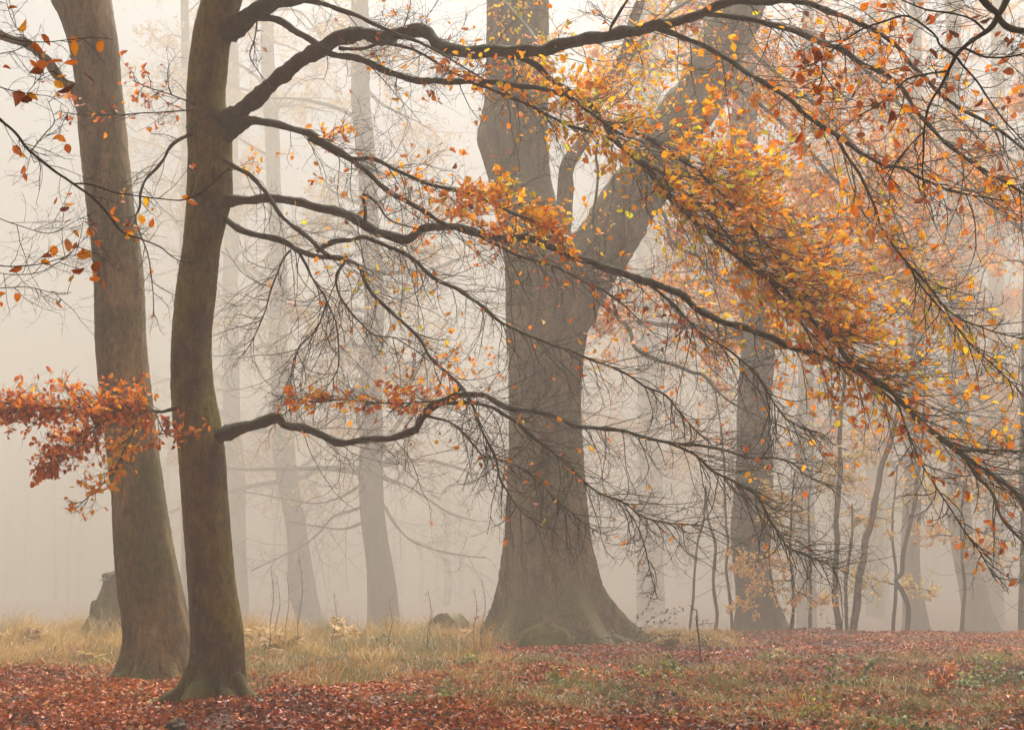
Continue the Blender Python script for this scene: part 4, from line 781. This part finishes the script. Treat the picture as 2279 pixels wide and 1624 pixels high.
q = at(700, 1470, 22.3); g = float(gz(q[0], 22.3)); lg = thing('fallen_log', 'broken grey log lying in the litter between the dark beech and the forked one', 'log', (q[0], 22.3, g))
Pl = np.array([at(vx, vy, d)+[0, 0, 0] for vx, vy, d in [(615,1462,22.5),(650,1455,22.4),(690,1462,22.3),(730,1466,22.3),(765,1458,22.3),(795,1460,22.3)]])
Pl[:, 2] = gz(Pl[:, 0], Pl[:, 1])+.05
limb_mesh(cr(np.c_[Pl[:, 0], Pl[:, 1], Pl[:, 2]], .08), np.interp(np.linspace(0, 1, len(cr(Pl, .08))), [0, .2, .5, .8, 1], [.05, .1, .07, .09, .03]), M_DEAD, lg, 'trunk', 16, 5, .18)
HD = 28.6; q = at(1215, 1440, HD); g = float(gz(q[0], HD))
hm = thing('moss_hummock', 'mossy hummock with fern fronds at the foot of the forked beech', 'mound', (q[0], HD, g))
blob('mound', (q[0], HD, g+.02), .52, .45, .44, M_MOSS, hm, seed=8, amp=.25)
HB = []
rr_ = np.random.default_rng(12)
for k in range(44):
    a_ = rr_.uniform(0, 6.28); rd = rr_.uniform(0, .5); v, q2, t2 = blades(50, q[0]+math.cos(a_)*rd, HD+math.sin(a_)*rd, .05, .05, .16, 1300+k, hue=.12, w=.004, lean=1.2)
    v[:, 2] += .42*math.sqrt(max(0, 1-(rd/.53)**2)); HB.append((v, q2, t2))
bundle('moss_fronds', HB, M_GRASS, hm)
# thin weed stems in the grass
for i, (vx, vb, vt, D) in enumerate([(605,1400,1255,24),(618,1400,1280,24.5),(668,1405,1230,25),(640,1400,1270,26),(745,1420,1320,23.5),(1075,1380,1290,25.5),(1058,1400,1310,26),(868,1420,1330,24),(955,1410,1310,25)]):
    q = at(vx, vb, D); g = float(gz(q[0], D)); t = thing('weed_stem', 'dry leafless weed stem standing in the straw coloured grass', 'weed', (q[0], D, g), group='dry weed stems in the grass')
    yb = float(proj(np.array([q[0], D, g-.05]))[1]); pts, rad = limb([(vx, yb, 1.9), (vx-5, (yb*2+vt)/3, 1.7), (vx+4, (yb+vt*2)/3, 1.3), (vx-3, vt, .8)], D, D)
    b = limb_mesh(pts, rad, M_TWIG, t, 'stem', 5, i, .05); foliage(b, pts, 5, L=(.06, .2), lf=.5, dens=False, hue=.3, size=.04, r1=.002, hi=False, k2=2, k3=1, s0=.4)
# fallen twigs on the litter
for i, sp in enumerate([[(760,1490,3),(900,1478,3),(1040,1485,3),(1110,1495,2)],[(840,1478,2.5),(930,1468,2.5),(1010,1460,2)],[(2440,1450,3),(2340,1440,3),(2250,1436,2)],[(1380,1545,2),(1320,1525,2),(1290,1500,2)]]):
    if i == 2: sp = [(1970,1430,3),(1900,1424,3),(1840,1420,2)]
    P_ = []
    for vx, vy, w in cr(sp, 12): D = base_depth(vy); p_ = at(vx, vy, D); p_[2] = gz(p_[0], D)+.03; P_.append(p_)
    P_ = np.array(P_); t = mesh('fallen_twig', *tubes(P_[None], np.full((1, len(P_)), .009), 6), M_TWIG)
    recenter(t, P_[len(P_)//2]); tag(t, ['long fallen twig lying across the litter left of the mossy hummock', 'short fallen twig with a kink in front of the grass', 'fallen stick in front of the sapling group on the right', 'thin fallen twig in the litter below the forked beech'][i], 'twig', 'fallen twigs on the litter')

# ------------------------------------------------------------------ the fog
hx, hy0, hy1, hz0, hz1 = 152, -42, 262, -7, 36
v = np.array([(x_, y_, z_) for x_ in (-hx, hx) for y_ in (hy0, hy1) for z_ in (hz0, hz1)], float)
f = np.array([[0, 1, 3, 2], [4, 6, 7, 5], [0, 4, 5, 1], [2, 3, 7, 6], [0, 2, 6, 4], [1, 5, 7, 3]])
hm_ = bpy.data.materials.new('fog'); hm_.use_nodes = True; n = hm_.node_tree; n.nodes.clear()
o = n.nodes.new('ShaderNodeOutputMaterial'); pv = n.nodes.new('ShaderNodeVolumePrincipled'); n.links.new(pv.outputs[0], o.inputs['Volume'])
pv.inputs['Color'].default_value = HAZE_COL; pv.inputs['Density'].default_value = HAZE; pv.inputs['Anisotropy'].default_value = HAZE_ANI
tag(mesh('haze', v, f, hm_), kind='stuff')
